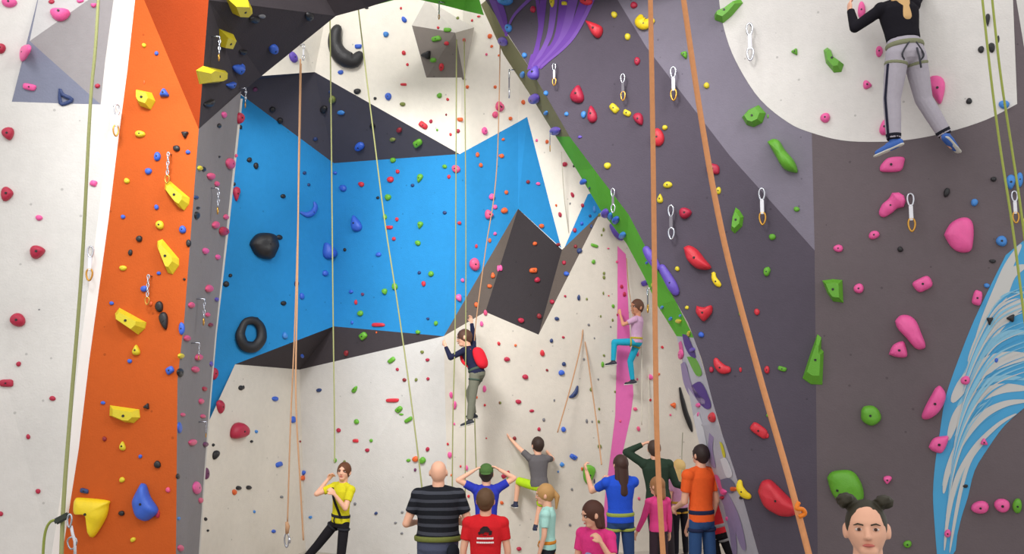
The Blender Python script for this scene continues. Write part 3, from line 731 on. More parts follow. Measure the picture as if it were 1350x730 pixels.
special('C3', [(1108, 170), (1145, 178), (1185, 168), (1188, 205), (1165, 235), (1145, 252), (1125, 235), (1105, 205)], 'r', 'red heart shaped hold pointing down on the purplish slab', False, 0.5)
special('C4', [(510, 275), (540, 262), (572, 280), (568, 315), (550, 348), (530, 362), (512, 335)], 'G', 'large green rounded hold between climber and woman in blue shirt', False, 0.4)
special('D1', [(300, 262), (320, 248), (340, 262), (352, 300), (408, 338), (395, 378), (355, 382), (312, 330)], 'G', 'green jagged slanting hold on the white circle', True, 0.4)
special('D2', [(10, 30), (40, 15), (72, 25), (100, 70), (150, 130), (168, 185), (145, 190), (95, 170), (50, 100)], 'G', 'long green bar hold slanting down below the edge of the white circle', False, 0.5, boltpx=(1028, 196))
special('D2', [(600, 150), (640, 112), (718, 108), (722, 140), (700, 182), (610, 186), (595, 170)], 'P', 'pink blocky hold under the climbing woman\'s lower foot', False, 0.4)
tubehold([(1164, 282, 6), (1170, 275, 8.5), (1177, 269, 8.5), (1184, 264, 12)], 'P', 'pink peanut shaped hold beside the draw, below the woman\'s foothold')
special('D2', [(930, 515), (960, 460), (1010, 428), (1060, 428), (1085, 470), (1082, 560), (1065, 602), (1010, 605), (965, 575)], 'P', 'largest smooth pink rounded hold on the broad grey wall', False, 0.3, boltpx=(1272, 313))
special('D3', [(675, 250), (700, 222), (745, 220), (785, 250), (815, 320), (835, 380), (815, 398), (780, 392), (735, 340), (688, 290)], 'P', 'pink flattened drop hold tapering downward, mid height on the broad grey wall', False, 0.35, boltpx=(1200, 434))
special('D3', [(642, 425), (665, 375), (715, 355), (732, 385), (737, 435), (690, 440)], 'P', 'pink rounded triangular hold tucked under the flattened pink drop', False, 0.45)
special('D3', [(293, 38), (350, 30), (400, 35), (405, 155), (350, 148), (320, 105)], 'G', 'green ridged tapering wedge hold, the upper one on the broad grey wall', True, 0.4)
special('D3', [(268, 318), (290, 335), (288, 395), (302, 410), (295, 585), (235, 582), (190, 550), (225, 440)], 'G', 'tall green ridged shard hold pointing up on the broad grey wall', True, 0.35)
special('D3', [(885, 600), (910, 588), (938, 625), (935, 670), (900, 730), (850, 762), (815, 755), (830, 700)], 'P', 'long pink curved hold beside the edge of the blue swirl mural', False, 0.45)
special('D3', [(498, 715), (515, 695), (560, 693), (592, 720), (602, 760), (575, 790), (540, 795), (500, 765)], 'G', 'round green hold with a pale worn top on the broad grey wall', False, 0.45)
special('D4', [(320, 330), (345, 298), (420, 288), (465, 305), (500, 360), (512, 430), (480, 465), (400, 465), (345, 410)], 'G', 'big green tapering hold above the head of the girl with hair buns', False, 0.35, boltpx=(1105, 644))
special('D4', [(-40, 400), (-20, 350), (20, 338), (60, 370), (110, 420), (170, 480), (165, 515), (120, 532), (60, 520), (-10, 470)], 'r', 'big glossy red tapering hold behind the slanting orange rope', False, 0.4)
special('D4', [(850, 170), (875, 125), (930, 112), (955, 118), (940, 170), (915, 202), (870, 190)], 'P', 'pink shark fin hold on the edge of the blue swirl mural', False, 0.4)
# banana and ring shapes laid along a path
tubehold([(845, 22, 4), (845, 29, 7.5), (851, 33, 7.5), (857, 30, 5.5), (861, 28, 4)], 'L', 'yellow curved banana hold high beside the hanging orange rope')
tubehold([(941, 360, 2.5), (942, 367, 3.6), (946, 373, 4), (949, 376, 3)], 'L', 'small yellow curved banana hold on the purplish slab')
tubehold([(944, 474, 3.5), (947, 480, 5.5), (953, 486, 6.5), (961, 487, 4.5)], 'r', 'red curved banana hold with a pale top on the purplish slab')
tubehold([(976, 634, 3), (976, 642, 5), (981, 650, 5.5), (988, 654, 4)], 'L', 'bright yellow banana hold low beside the painted arch edge')
tubehold([(852, 328, 5), (858, 338, 6.5), (864, 347, 6), (868, 353, 4.5)], 'U', 'purple bulging bar hold crossing behind the hanging orange rope')
tubehold([(873, 352, 5), (880, 364, 6.5), (888, 378, 7), (892, 386, 5)], 'U', 'long purple bar hold along the green arch edge')
tubehold([(806, 297, 4), (812, 304, 7), (819, 312, 6)], 'U', 'fat purple hold on the green arch edge near the blue sliver')
tubehold([(446, 37, 6), (443, 47, 8.5), (443, 60, 9.5), (449, 72, 11), (459, 79, 11), (469, 80, 9.5), (475, 72, 6)], 'K', 'big black rough crescent hold on the cream upper back wall', k=4)
tubehold([(396, 280, 1.5), (404, 283, 3.5), (411, 280, 4), (415, 273, 3.5), (414, 267, 2)], 'B', 'blue crescent hold high on the blue wall beside the orange rope')
tubehold([(761, 509, 1.5), (759, 516, 3), (755, 521, 3), (751, 523, 1.5)], 'N', 'slate blue crescent hold on the cream wall beside the pink stripe')
tubehold([(318, 432, 5.5), (323, 424, 5), (334, 423, 5.5), (342, 432, 6.5), (342, 447, 7.5), (333, 457, 7.5), (320, 455, 7.5), (315, 443, 7)], 'K', 'big black tyre ring hold low on the blue wall', closed=True, k=4)
special('A2', [(1303, 565), (1312, 540), (1345, 508), (1400, 505), (1435, 520), (1442, 545), (1440, 590), (1420, 635), (1385, 642), (1335, 620)], 'K', 'big black bulging boss hold on the blue wall above the tyre ring', False, 0.45)
tubehold([(79, 117, 1.5), (83, 125, 2.5), (95, 131, 2.5), (88, 136, 2.5), (80, 136, 2.5)], 'N', 'dark slate triangular ring hold on the big grey pyramid', closed=True, k=3, region='big grey pyramid')
# long black brush shaped volume hanging by the mural edge
tubehold([(896, 511, 1.5), (899, 527, 3), (903, 543, 3.5), (908, 557, 3.5), (912, 568, 1.5)], 'K', 'long black narrow hold hanging beside the painted arch edge')

# ------------------------------------------------------------------ words for every hold
ORD = ['first', 'second', 'third', 'fourth', 'fifth', 'sixth', 'seventh', 'eighth', 'ninth', 'tenth', 'eleventh', 'twelfth', 'thirteenth', 'fourteenth', 'fifteenth', 'sixteenth', 'seventeenth', 'eighteenth', 'nineteenth',
       'twentieth', 'twenty-first', 'twenty-second', 'twenty-third', 'twenty-fourth', 'twenty-fifth', 'twenty-sixth', 'twenty-seventh', 'twenty-eighth', 'twenty-ninth', 'thirtieth'] + ['thirty-%s' % s for s in ('first', 'second', 'third', 'fourth', 'fifth', 'sixth')]
SHAPEW = {'r': 'round', 'd': 'drop shaped', 't': 'triangular', 'b': 'oblong', 'k': 'curved', 'w': 'angular'}
groups = {}
for h in HOLDS:
    h['o']['category'] = 'climbing hold'
    h['o']['group'] = '%s %s on the %s' % (HC[h['c']][0], 'holds' if h['big'] else 'footholds', h['reg'])
    groups.setdefault((h['reg'], h['c'], h['big']), []).append(h)
for (reg, c, big), hs in groups.items():
    hs.sort(key=lambda q: (q['y'], q['x']))
    kind = 'hold' if big else 'foothold'
    cn = HC[c][0]
    for i, h in enumerate(hs):
        m = max(h['w'], h['h'])
        size = ('tiny' if m < 5 else 'small') if not big else ('large' if m > 20 else ('middling' if m > 11 else 'smallish'))
        sw = SHAPEW.get(h['shape'], 'round')
        if len(hs) == 1: lab = '%s %s %s %s, the only %s %s on the %s' % (size, sw, cn, kind, cn, kind, reg)
        else:
            w = 'highest' if i == 0 else 'lowest' if i == len(hs) - 1 else ORD[i]
            lab = '%s %s %s on the %s, %s %s %s%s' % (size, cn, kind, reg, w, cn, kind, '' if i in (0, len(hs) - 1) else ' down')
        if len(lab.split()) > 16: lab = lab.replace(sw + ' ', '', 1)
        if len(lab.split()) > 16: lab = lab.replace(size + ' ', '', 1)
        if len((h['label'] or lab).split()) > 16: print('LONG', h['label'] or lab)
        h['o']['label'] = h['label'] or lab
print('holds', len(HOLDS), 'big', sum(h['big'] for h in HOLDS), 'groups max', max(len(v) for v in groups.values()))
# ------------------------------------------------------------------ quickdraws, ropes
STEEL = mat('bright_steel', (196, 198, 206), rough=0.25, metal=0.9)
BRASS = mat('brass_carabiner', (200, 150, 70), rough=0.3, metal=0.8)
SLING = mat('white_sling_webbing', (226, 226, 232), rough=0.8)
DSLING = mat('grey_sling_webbing', (118, 114, 122), rough=0.8)
def tube(pts, r, N=8, closed=False, ry=None):
    """mesh of a tube through world points; r a number or list"""
    L_ = len(pts); pts = [Vector(p) for p in pts]
    vs, fs = [], []
    up = None
    for i in range(L_):
        a = pts[(i - 1) % L_] if (closed or i) else pts[i]
        b = pts[(i + 1) % L_] if (closed or i < L_ - 1) else pts[i]
        t = (b - a).normalized()
        if up is None:
            up = Vector((0, 1, 0)) if abs(t.y) < 0.9 else Vector((0, 0, 1))
        s = t.cross(up).normalized(); up = s.cross(t).normalized()
        ri = r[i] if isinstance(r, (list, tuple)) else r
        for j in range(N):
            an = 2 * math.pi * j / N
            vs.append(pts[i] + s * math.cos(an) * ri + up * math.sin(an) * (ri if ry is None else ry))
    for i in range(L_ if closed else L_ - 1):
        i2 = (i + 1) % L_
        for j in range(N):
            j2 = (j + 1) % N
            fs.append((i * N + j, i * N + j2, i2 * N + j2, i2 * N + j))
    if not closed:
        fs.append(tuple(range(N - 1, -1, -1))); fs.append(tuple((L_ - 1) * N + j for j in range(N)))
    me = mesh(vs, fs)
    bm = bmesh.new(); bm.from_mesh(me); bmesh.ops.recalc_face_normals(bm, faces=bm.faces); bm.to_mesh(me); bm.free()
    return me
def oval(cz, w, h, k=18, x0=0):
    out = []
    for i in range(k):
        t = 2 * math.pi * i / k
        ww = w * (0.8 + 0.2 * math.sin(t))
        out.append((x0 + math.cos(t) * ww, 0, cz + math.sin(t) * h))
    return out
QM = {}
def quickdraw(px, py, Lpx, label, chain=False, low=None, sling=None):
    """top of the draw at pixel px,py; hangs straight down for Lpx pixels"""
    h = hit(px, py); loc, n, reg, dep = h
    Lm = Lpx * dep / F
    n2 = Vector((n.x, n.y, 0)).normalized()
    base = lay(px, py, 0, h)
    off = base + n2 * 0.075
    # keep the lower end in front of the wall
    for k in range(30):
        q = off - Vector((0, 0, Lm))
        d = (q - CAM); r = TREE.ray_cast(CAM, d.normalized())
        if r[0] is None or (r[0] - CAM).length > d.length + 0.03: break
        off += n2 * 0.02
    root = empty('chain_draw' if chain else 'quickdraw', off, math.atan2(n2.x, -n2.y))
    s = Lm / 0.26
    hg = tube([(0, (off - base).length + 0.01, 0.0), (0, 0.03, 0.002), (0, 0.0, 0.0)], 0.008)
    link('hanger', hg, STEEL, root, True)
    if chain:
        nl = 5
        for i in range(nl):
            me = tube([(p[0], p[1] if True else 0, p[2]) for p in oval(-Lm * (0.06 + 0.15 * i), 0.012 * s, Lm * 0.085, 12)], 0.0045 * s + .001, 6, True)
            c = link('chain_link', me, STEEL if low is None else low, root, True)
            if i % 2: c.rotation_euler = (0, 0, math.pi / 2)
        link('carabiner', tube(oval(-Lm * 0.88, 0.022 * s, Lm * 0.13), 0.006 * s, 8, True), BRASS, root, True)
    else:
        link('upper_carabiner', tube(oval(-Lm * 0.17, 0.024 * s, Lm * 0.17), 0.0065 * s, 8, True), STEEL, root, True)
        bm = bmesh.new(); bmesh.ops.create_cube(bm, size=1)
        bmesh.ops.scale(bm, vec=(0.026 * s, 0.012 * s, Lm * 0.42), verts=bm.verts)
        bmesh.ops.translate(bm, vec=(0, 0, -Lm * 0.50), verts=bm.verts)
        bmesh.ops.bevel(bm, geom=bm.edges[:], offset=0.003 * s, segments=2, affect='EDGES')
        me = bpy.data.meshes.new('sling'); bm.to_mesh(me); bm.free()
        link('sling', me, sling or SLING, root)
        link('lower_carabiner', tube(oval(-Lm * 0.83, 0.026 * s, Lm * 0.17), 0.0068 * s, 8, True), low or BRASS, root, True)
    tag(root, label, 'quickdraw', 'draws hanging from the climbing walls')
quickdraw(990, 34, 50, 'steel quickdraw hanging on the white circle, the only one there with an open steel end', low=STEEL)
quickdraw(890, 91, 45, 'quickdraw at the lit edge of the pale wedge, its lower carabiner brass')
quickdraw(734, 86, 30, 'quickdraw hanging just under the purple brush fan')
quickdraw(824, 100, 36, 'quickdraw on the purplish slab above the pair of yellow holds', sling=DSLING)
quickdraw(811, 250, 32, 'quickdraw beside the green arch edge with a grey sling', sling=DSLING, low=STEEL)
quickdraw(887, 272, 45, 'quickdraw with dark lower end next to the crimson hold on the slab', sling=DSLING, low=STEEL)
quickdraw(1006, 250, 48, 'quickdraw beside the green faceted shard at the foot of the pale wedge')
quickdraw(1200, 257, 50, 'quickdraw beside the pink peanut hold')
quickdraw(1336, 254, 42, 'quickdraw behind the doubled green rope under the light blue holds')
quickdraw(150, 140, 42, 'quickdraw on the white wall just below the big grey pyramid')
quickdraw(122, 326, 45, 'quickdraw on the white wall, lower of the two there')
quickdraw(396, 60, 22, 'steel draw carrying the orange rope at the cream upper wall', low=STEEL)
quickdraw(679, 92, 38, 'thin quickdraw on cream wall against the olive arch edge', sling=DSLING, low=STEEL)
quickdraw(733, 176, 24, 'thin quickdraw on cream wall against the green arch edge', sling=DSLING, low=BRASS)
quickdraw(862, 380, 32, 'thin quickdraw at the green arch edge behind the orange rope', sling=DSLING)
for x, y, l, lab in [(279, 48, 32, 'chain draw on the dark arch next to the yellow wedge hold'), (315, 116, 26, 'chain draw at the corner of the grey strip and the blue wall'), (226, 204, 40, 'chain draw above the upper long yellow hold on the orange panel'),
                     (200, 364, 38, 'chain draw beside the black holds on the orange panel'), (278, 248, 34, 'chain draw on the grey strip, highest of those there'), (259, 394, 34, 'chain draw on the grey strip beside the blue smear hold'),
                     (252, 452, 22, 'short chain draw low on the grey strip'), (586, 4, 24, 'chain draw above the small grey pyramid'), (262, 556, 20, 'shortest chain draw on the grey strip near a pink hold')]:
    quickdraw(x, y, l, lab, chain=True)

def ropemat(name, a, b):
    m = mat(name, a, rough=0.85, mottle=0.12, scale=60)
    return m
RG = ropemat('rope_lime', (150, 160, 78), 0); RO = ropemat('rope_orange', (206, 142, 96), 0); RG2 = ropemat('rope_sage', (146, 148, 98), 0); RT = ropemat('rope_tan', (184, 142, 108), 0)
RP = ropemat('rope_pale', (206, 200, 184), 0); RGR = ropemat('rope_greyish', (150, 148, 130), 0)
def rope(pts, r, m, label, k=8):
    """pts (px, py, Y)"""
    s = spline([tuple(P(*p)) for p in pts], k) if len(pts) > 2 else [tuple(P(*p)) for p in pts]
    o = link('rope', tube(s, r, 8), m, None, True)
    setpos(o, Vector(s[-1]))
    tag(o, label, 'rope', 'ropes hanging in the hall')
    return o
rope([(132, -40, 6.2), (126, 60, 6.1), (119, 140, 6.0), (108, 350, 5.6), (93, 540, 5.2), (84, 660, 4.9), (80, 760, 4.7)], 0.0115, RG2, 'lime green rope hanging in front of the white wall by the orange panel')
rope([(56, 770, 4.85), (57, 725, 4.85), (60, 700, 4.85), (66, 688, 4.85), (74, 685, 4.85), (83, 682, 4.86)], 0.0075, RG, 'slack loop of lime rope leaving the belay device by the orange panel', 5)
# belay device
bd = empty('belay_device', P(82, 683, 4.82))
bm = bmesh.new(); bmesh.ops.create_cube(bm, size=1); bmesh.ops.scale(bm, vec=(0.085, 0.03, 0.035), verts=bm.verts)
bmesh.ops.rotate(bm, matrix=Matrix.Rotation(math.radians(-28), 3, 'Y'), verts=bm.verts); bmesh.ops.bevel(bm, geom=bm.edges[:], offset=0.008, segments=2, affect='EDGES')
me = bpy.data.meshes.new('housing'); bm.to_mesh(me); bm.free(); link('housing', me, mat('belay_dark', (58, 64, 56), rough=0.4), bd)
link('carabiner', tube([(p[0] * 1.0 + 0.045, -0.01, p[2]) for p in oval(-0.012, 0.014, 0.035)], 0.005, 8, True), STEEL, bd, True)
link('anchor_strap', tube([(0.05, 0, -0.04), (0.06, 0, -0.08), (0.075, 0, -0.12), (0.08, 0, -0.2)], 0.008), SLING, bd, True)
link('lower_carabiner', tube([(p[0] + 0.06, 0, p[2]) for p in oval(-0.13, 0.03, 0.032)], 0.0045, 8, True), STEEL, bd, True)
tag(bd, 'dark belay device clipped on the lime rope beside the orange panel', 'belay device')
rope([(857, -30, 3.8), (861, 200, 3.75), (864, 450, 3.7), (867, 600, 3.66), (876, 760, 3.6)], 0.0112, RO, 'thick orange rope hanging straight down in front of the arch edge')
rope([(897, -30, 3.6), (925, 160, 3.5), (955, 320, 3.4), (1000, 490, 3.3), (1040, 630, 3.2), (1074, 760, 3.1)], 0.0118, RO, 'thick orange rope slanting down across the purplish slab')
kn = [P(1053, 662, 3.13), P(1050, 670, 3.12), P(1058, 671, 3.12), P(1061, 677, 3.12), P(1053, 681, 3.12)]
o = link('rope_clip', tube(spline([tuple(p) for p in kn], 4), 0.008), mat('clip_orange', (226, 122, 30), rough=0.4), None, True); setpos(o, kn[2]); tag(o, 'orange clip on the slanting orange rope above the red tapering hold', 'clip')
rope([(1291, -40, 6.8), (1305, 90, 6.8), (1318, 190, 6.8), (1335, 300, 6.7), (1352, 430, 6.6), (1370, 560, 6.5)], 0.0095, RG, 'lime green rope with its twin over the white circle, the nearer to the wedge')
rope([(1304, -40, 6.85), (1318, 90, 6.85), (1333, 190, 6.85), (1345, 270, 6.75), (1362, 400, 6.7)], 0.0095, RG, 'lime green rope with its twin over the white circle, the one by the wall end')
rope([(396, 78, 9.9), (394, 200, 9.9), (392, 380, 9.9), (390, 520, 9.9), (396, 640, 9.9), (400, 712, 9.9)], 0.0095, RT, 'tan orange rope from the steel draw past the blue wall, the strand reaching lower')
o2 = rope([(397, 84, 9.95), (394, 240, 9.95), (389, 420, 9.95), (383, 560, 9.95), (379, 690, 9.95)], 0.0085, RT, 'tan orange rope from the steel draw ending in a carabiner')
rc = empty('rope_carabiner', P(378, 712, 9.9)); link('hook', tube(oval(0, 0.03, 0.075), 0.01, 8, True), STEEL, rc, True); link('gate_sleeve', tube([(0.03, 0, -0.03), (0.03, 0, 0.03)], 0.014), STEEL, rc, True)
link('rope_knot', tube([(0, 0, 0.07), (0.005, 0, 0.15), (-0.005, 0, 0.2)], [0.018, 0.026, 0.016]), RT, rc, True)
tag(rc, 'steel carabiner hanging at the end of the tan rope near the floor', 'carabiner')
rope([(435, 20, 10.3), (437, 200, 10.3), (439, 400, 10.3), (441, 560, 10.3), (441, 610, 10.1)], 0.008, RG2, 'sage green rope hanging to the boy in the yellow shirt')
rope([(471, 0, 10.2), (483, 100, 10.1), (493, 180, 10.0), (507, 290, 9.9), (524, 400, 9.7), (541, 520, 9.4), (556, 640, 8.9), (560, 690, 8.45)], 0.008, RG2, 'sage green rope slanting down to the bald man in the striped shirt')
rope([(602, 52, 10.6), (601, 250, 10.9), (600, 430, 11.0), (597, 560, 11.0), (596, 700, 11.0)], 0.008, RG2, 'pale green rope hanging at the bright corner of the back wall')
rope([(612, 52, 10.6), (614, 250, 10.9), (614, 440, 11.0), (613, 730, 11.0)], 0.007, RG2, 'thin pale green rope just beside the bright corner rope')
rope([(660, 20, 10.8), (655, 220, 11.0), (640, 330, 11.1), (628, 420, 11.2), (624, 470, 11.3)], 0.007, RT, 'thin tan rope running up from the climber with the red backpack')
rope([(624, 480, 11.4), (626, 560, 11.6), (628, 620, 11.6)], 0.008, RG2, 'sage rope hanging below the climber with the red backpack')
rope([(757, 355, 12.2), (764, 410, 12.2), (768, 440, 12.1), (755, 500, 12.0), (735, 570, 11.9)], 0.009, RT, 'tan rope crossing down to the boy climbing in the grey shirt')
rope([(772, 350, 12.2), (768, 420, 12.2), (776, 480, 12.1), (787, 560, 11.9), (793, 612, 10.9)], 0.009, RT, 'tan rope running down into the hands of the woman in blue')
rope([(740, 200, 11.6), (745, 270, 11.8), (757, 355, 12.2)], 0.007, RP, 'pale thin rope high between the blue wall and the green edge')
rope([(845, 360, 12.3), (846, 470, 12.3), (846, 560, 12.3)], 0.007, RP, 'pale thin rope hanging close beside the climber in turquoise trousers')
rope([(853, 380, 12.5), (855, 500, 12.5), (856, 600, 12.5)], 0.007, RP, 'pale thin rope hanging just behind the straight orange rope')
rope([(826, 340, 12.0), (829, 380, 12.0), (834, 410, 12.0), (838, 440, 12.1)], 0.006, RT, 'thin tan rope on the pink stripe tied to the climber in turquoise trousers')
rope([(900, 570, 12.6), (899, 600, 12.6), (899, 640, 12.4)], 0.007, RGR, 'short dark rope hanging over the blonde girl in lilac')
# ------------------------------------------------------------------ people
SKIN = mat('skin_fair', (226, 172, 144), rough=0.55, spec=0.3, mottle=0.03)
SKIN2 = mat('skin_tan', (200, 140, 108), rough=0.55, spec=0.3, mottle=0.03)
EYEW = mat('eye_white', (206, 192, 184), rough=0.3); IRIS = mat('eye_dark', (70, 44, 32), rough=0.2); LIP = mat('lips', (186, 98, 88), rough=0.5)
def cloth(name, col, **k): return mat('cloth_' + name, col, rough=0.9, spec=0.1, bump=0.35, scale=24, mottle=0.07, **k)
DG = bpy.context.evaluated_depsgraph_get
class Prims:
    """collects closed shells, fused into one continuous skin"""
    def __init__(s): s.v = []; s.f = []
    def rings(s, rs):
        N = len(rs[0]); b = len(s.v)
        for r in rs: s.v += r
        for k in range(len(rs) - 1):
            for j in range(N):
                j2 = (j + 1) % N
                s.f.append((b + k * N + j, b + k * N + j2, b + (k + 1) * N + j2, b + (k + 1) * N + j))
        s.f.append(tuple(b + j for j in range(N - 1, -1, -1)))
        s.f.append(tuple(b + (len(rs) - 1) * N + j for j in range(N)))
    def cap(s, p0, p1, r0, r1, N=14, flat0=False, flat1=False, sq=1.0, side=None):
        p0, p1 = Vector(p0), Vector(p1)
        t = (p1 - p0); 
        if t.length < 1e-6: t = Vector((0, 0, 1e-4))
        t.normalize()
        ref = Vector(side) if side is not None else (Vector((1, 0, 0)) if abs(t.x) < 0.8 else Vector((0, 1, 0)))
        a = (ref - t * ref.dot(t)).normalized(); b = t.cross(a)
        def ring(c, r): return [c + a * math.cos(2 * math.pi * j / N) * r + b * math.sin(2 * math.pi * j / N) * r * sq for j in range(N)]
        rs = []
        if not flat0:
            for q in (0.2, 0.6, 0.9): rs.append(ring(p0 - t * r0 * math.sqrt(1 - q * q), r0 * q))
        rs.append(ring(p0, r0)); rs.append(ring(p0.lerp(p1, 0.5), (r0 + r1) / 2 * 1.03)); rs.append(ring(p1, r1))
        if not flat1:
            for q in (0.9, 0.6, 0.2): rs.append(ring(p1 + t * r1 * math.sqrt(1 - q * q), r1 * q))
        s.rings(rs)
    def ell(s, c, r, M=None, N=20, K=12, fn=None):
        c = Vector(c); rs = []
        for k in range(K + 1):
            th = math.pi * (0.02 + 0.96 * k / K); row = []
            for j in range(N):
                ph = 2 * math.pi * j / N
                d = Vector((math.sin(th) * math.cos(ph), math.sin(th) * math.sin(ph), -math.cos(th)))
                q = Vector((d.x * r[0], d.y * r[1], d.z * r[2]))
                if fn: q = fn(q, d)
                if M: q = M @ q
                row.append(c + q)
            rs.append(row)
        s.rings(rs)
    def loft(s, st, N=24):
        """st: list of (center, ax, ay) vectors"""
        s.rings([[c + a * math.cos(2 * math.pi * j / N) + b * math.sin(2 * math.pi * j / N) for j in range(N)] for c, a, b in st])
    def fuse(s, name, m, parent, vox=0.009, smooth=3, xf=None, mat_fn=None):
        me = mesh(s.v, s.f)
        bm = bmesh.new(); bm.from_mesh(me); bmesh.ops.recalc_face_normals(bm, faces=bm.faces); bm.to_mesh(me); bm.free()
        o = link(name, me, m, parent)
        r = o.modifiers.new('skin', 'REMESH'); r.mode = 'VOXEL'; r.voxel_size = vox; r.use_smooth_shade = True
        if smooth:
            sm = o.modifiers.new('soft', 'SMOOTH'); sm.iterations = smooth; sm.factor = 0.5
        ev = o.evaluated_get(bpy.context.evaluated_depsgraph_get())
        nm = bpy.data.meshes.new_from_object(ev)
        o.modifiers.clear(); o.data = nm
        if not nm.materials: nm.materials.append(m)
        nm.polygons.foreach_set('use_smooth', [True] * len(nm.polygons))
        return o
def rot(ax, deg): return Matrix.Rotation(math.radians(deg), 3, ax)
TORSO = [(-0.10, .120, .095, 0), (-0.04, .160, .112, -.005), (0.03, .160, .112, 0), (0.12, .142, .100, .004), (0.22, .148, .104, .006), (0.33, .168, .112, .004), (0.41, .172, .106, 0), (0.465, .135, .082, -.004), (0.50, .07, .062, -.006)]
def person(label, px, Y, H, yaw, zpel=None, pel=None, lean=(0, 0), head=(0, 0, 0), arms=None, legs=None, build=1.0, hs=None, hair='short', hcol=(70, 48, 36), shirt=None, sleeve='short', pants=None, shorts=False,
           shoes=(60, 60, 66), skin=None, harness=None, curl=0.5, vox=None, belly=0.0, shirt_mat=None, ground=True, footdir=None, hemz=-0.05, floorz=0.0, wd=False, loose=0.0, face=True, extra=None, fist=None):
    s = H / 1.74
    hs = hs or (0.86 + 0.14 * s) / s * 1.0
    hs = hs * s
    skin = skin or SKIN
    arms = arms or {}; legs = legs or {}
    vox = vox or 0.0085
    R = rot('Z', yaw)
    if wd:
        Ri = R.inverted()
        arms = {k: tuple(Ri @ Vector(v) for v in vv) for k, vv in (arms or {}).items()}
        legs = {k: tuple(Ri @ Vector(v) for v in vv) for k, vv in (legs or {}).items()}
        footdir = {k: Ri @ Vector(v) for k, v in (footdir or {}).items()}
    T_ = rot('X', -lean[0]) @ rot('Y', lean[1])           # lean forward, lean to the right
    joint = {}
    pc = Vector((0, 0, 0))
    up = lambda x, y, z: T_ @ Vector((x * s, y * s, z * s))
    B = build
    spine = lambda z: up(0, 0, z)
    neck = up(0, -.005, .50); hc = up(0, .01, .50) + (T_ @ Vector((0, 0, .025 * s))) + T_ @ (rot('X', -head[1]) @ Vector((0, .012 * hs, .125 * hs)))
    HM = T_ @ rot('Z', head[0]) @ rot('X', -head[1]) @ rot('Y', head[2])
    body = Prims(); 
    def torso(pr, g, z0, z1, bel=belly):
        st = []
        for z, rx, ry, oy in TORSO:
            if z < z0 - 1e-6 or z > z1 + 1e-6: continue
            g_ = g + (.006 * s if g and z > .4 else 0)
            bb = bel * math.exp(-((z - .10) / .14) ** 2)
            c = up(0, oy + bb * .5, z)
            st.append((c, T_ @ Vector((rx * B * s + g_ + bb * .35 * s, 0, 0)), T_ @ Vector((0, ry * B * s + g_ + bb * .6 * s, 0))))
        pr.loft(st)
    torso(body, 0, -1, 1)
    body.cap(neck - T_ @ Vector((0, 0, .03 * s)), hc - HM @ Vector((0, .01 * hs, .05 * hs)), .060 * s * (.8 + .2 * B), .054 * hs)
    # arms
    J = {}
    for sd, k in ((-1, 'l'), (1, 'r')):
        u, f = arms.get(k, ((sd * .12, .03, -1), (sd * .05, .2, -1)))
        sh = up(sd * .175 * (0.55 + .45 * B), 0, .435)
        u = Vector(u).normalized(); f = Vector(f).normalized()
        if u.z > 0.3: sh += Vector((-sd * .02 * s, 0, .03 * s))
        el = sh + u * .275 * s; wr_ = el + f * .245 * s
        J[k] = (sh, el, wr_, u, f)
        body.cap(sh, el, .046 * s * (.6 + .4 * B), .037 * s); body.cap(el, wr_, .037 * s * (.7 + .3 * B), .024 * s)
        body.ell(sh, (.056 * s, .056 * s, .056 * s))
        # hand
        hsz = s * 1.02
        nrm = Vector((-sd, 0, 0)) if abs(f.x) < .75 else Vector((0, 0, -1))
        if fist and k in fist: nrm = Vector(fist[k])
        nrm = (nrm - f * nrm.dot(f)).normalized(); side = f.cross(nrm) * 1.0
        if side.y < 0 and abs(f.y) < .7: side = -side
        pm = wr_ + f * .045 * hsz
        Mh = Matrix((side, nrm, f)).transposed()
        body.ell(pm, (.041 * hsz, .016 * hsz, .052 * hsz), Mh)
        for q in range(4):
            o_ = (-.029 + .0195 * q) * -1
            ln = (.070, .078, .074, .058)[q] * hsz
            b0 = wr_ + f * .083 * hsz + side * o_ * hsz
            c1 = curl * 55; d1 = (f * math.cos(math.radians(c1)) + nrm * math.sin(math.radians(c1)))
            d2 = (f * math.cos(math.radians(c1 * 2.1)) + nrm * math.sin(math.radians(c1 * 2.1)))
            m_ = b0 + d1 * ln * .52
            body.cap(b0 - f * .012 * hsz, m_, .0098 * hsz, .009 * hsz, 8); body.cap(m_, m_ + d2 * ln * .48, .009 * hsz, .0078 * hsz, 8)
        tb = wr_ + f * .035 * hsz + side * .032 * hsz
        t1 = tb + (f * .6 + side * .6 + nrm * .45).normalized() * .034 * hsz
        body.cap(tb, t1, .0125 * hsz, .0108 * hsz, 8); body.cap(t1, t1 + (f * .85 + side * .1 + nrm * .5).normalized() * .027 * hsz, .0105 * hsz, .0088 * hsz, 8)
    G = {}
    for sd, k in ((-1, 'l'), (1, 'r')):
        th, shn = legs.get(k, ((sd * .05, 0, -1), (sd * .01, -.03, -1)))
        hp = Vector((sd * .085 * s * B ** .5, 0, -.03 * s)); th = Vector(th).normalized(); shn = Vector(shn).normalized()
        kn_ = hp + th * .43 * s; an = kn_ + shn * .40 * s
        fd = Vector((footdir or {}).get(k, (sd * .18, 1, -.08))).normalized()
        G[k] = (hp, kn_, an, fd)
        body.cap(hp, kn_, .078 * s * B, .052 * s, 16); body.cap(kn_, an, .052 * s, .036 * s, 14)
        body.ell(kn_.lerp(an, .28), (.047 * s, .047 * s, .075 * s))
        body.cap(an - fd * .03 * s - Vector((0, 0, .03 * s)), an + fd * .12 * s - Vector((0, 0, .045 * s)), .034 * s, .026 * s)
    lowest = min((G[k][2] - Vector((0, 0, .085 * s))).z for k in G)
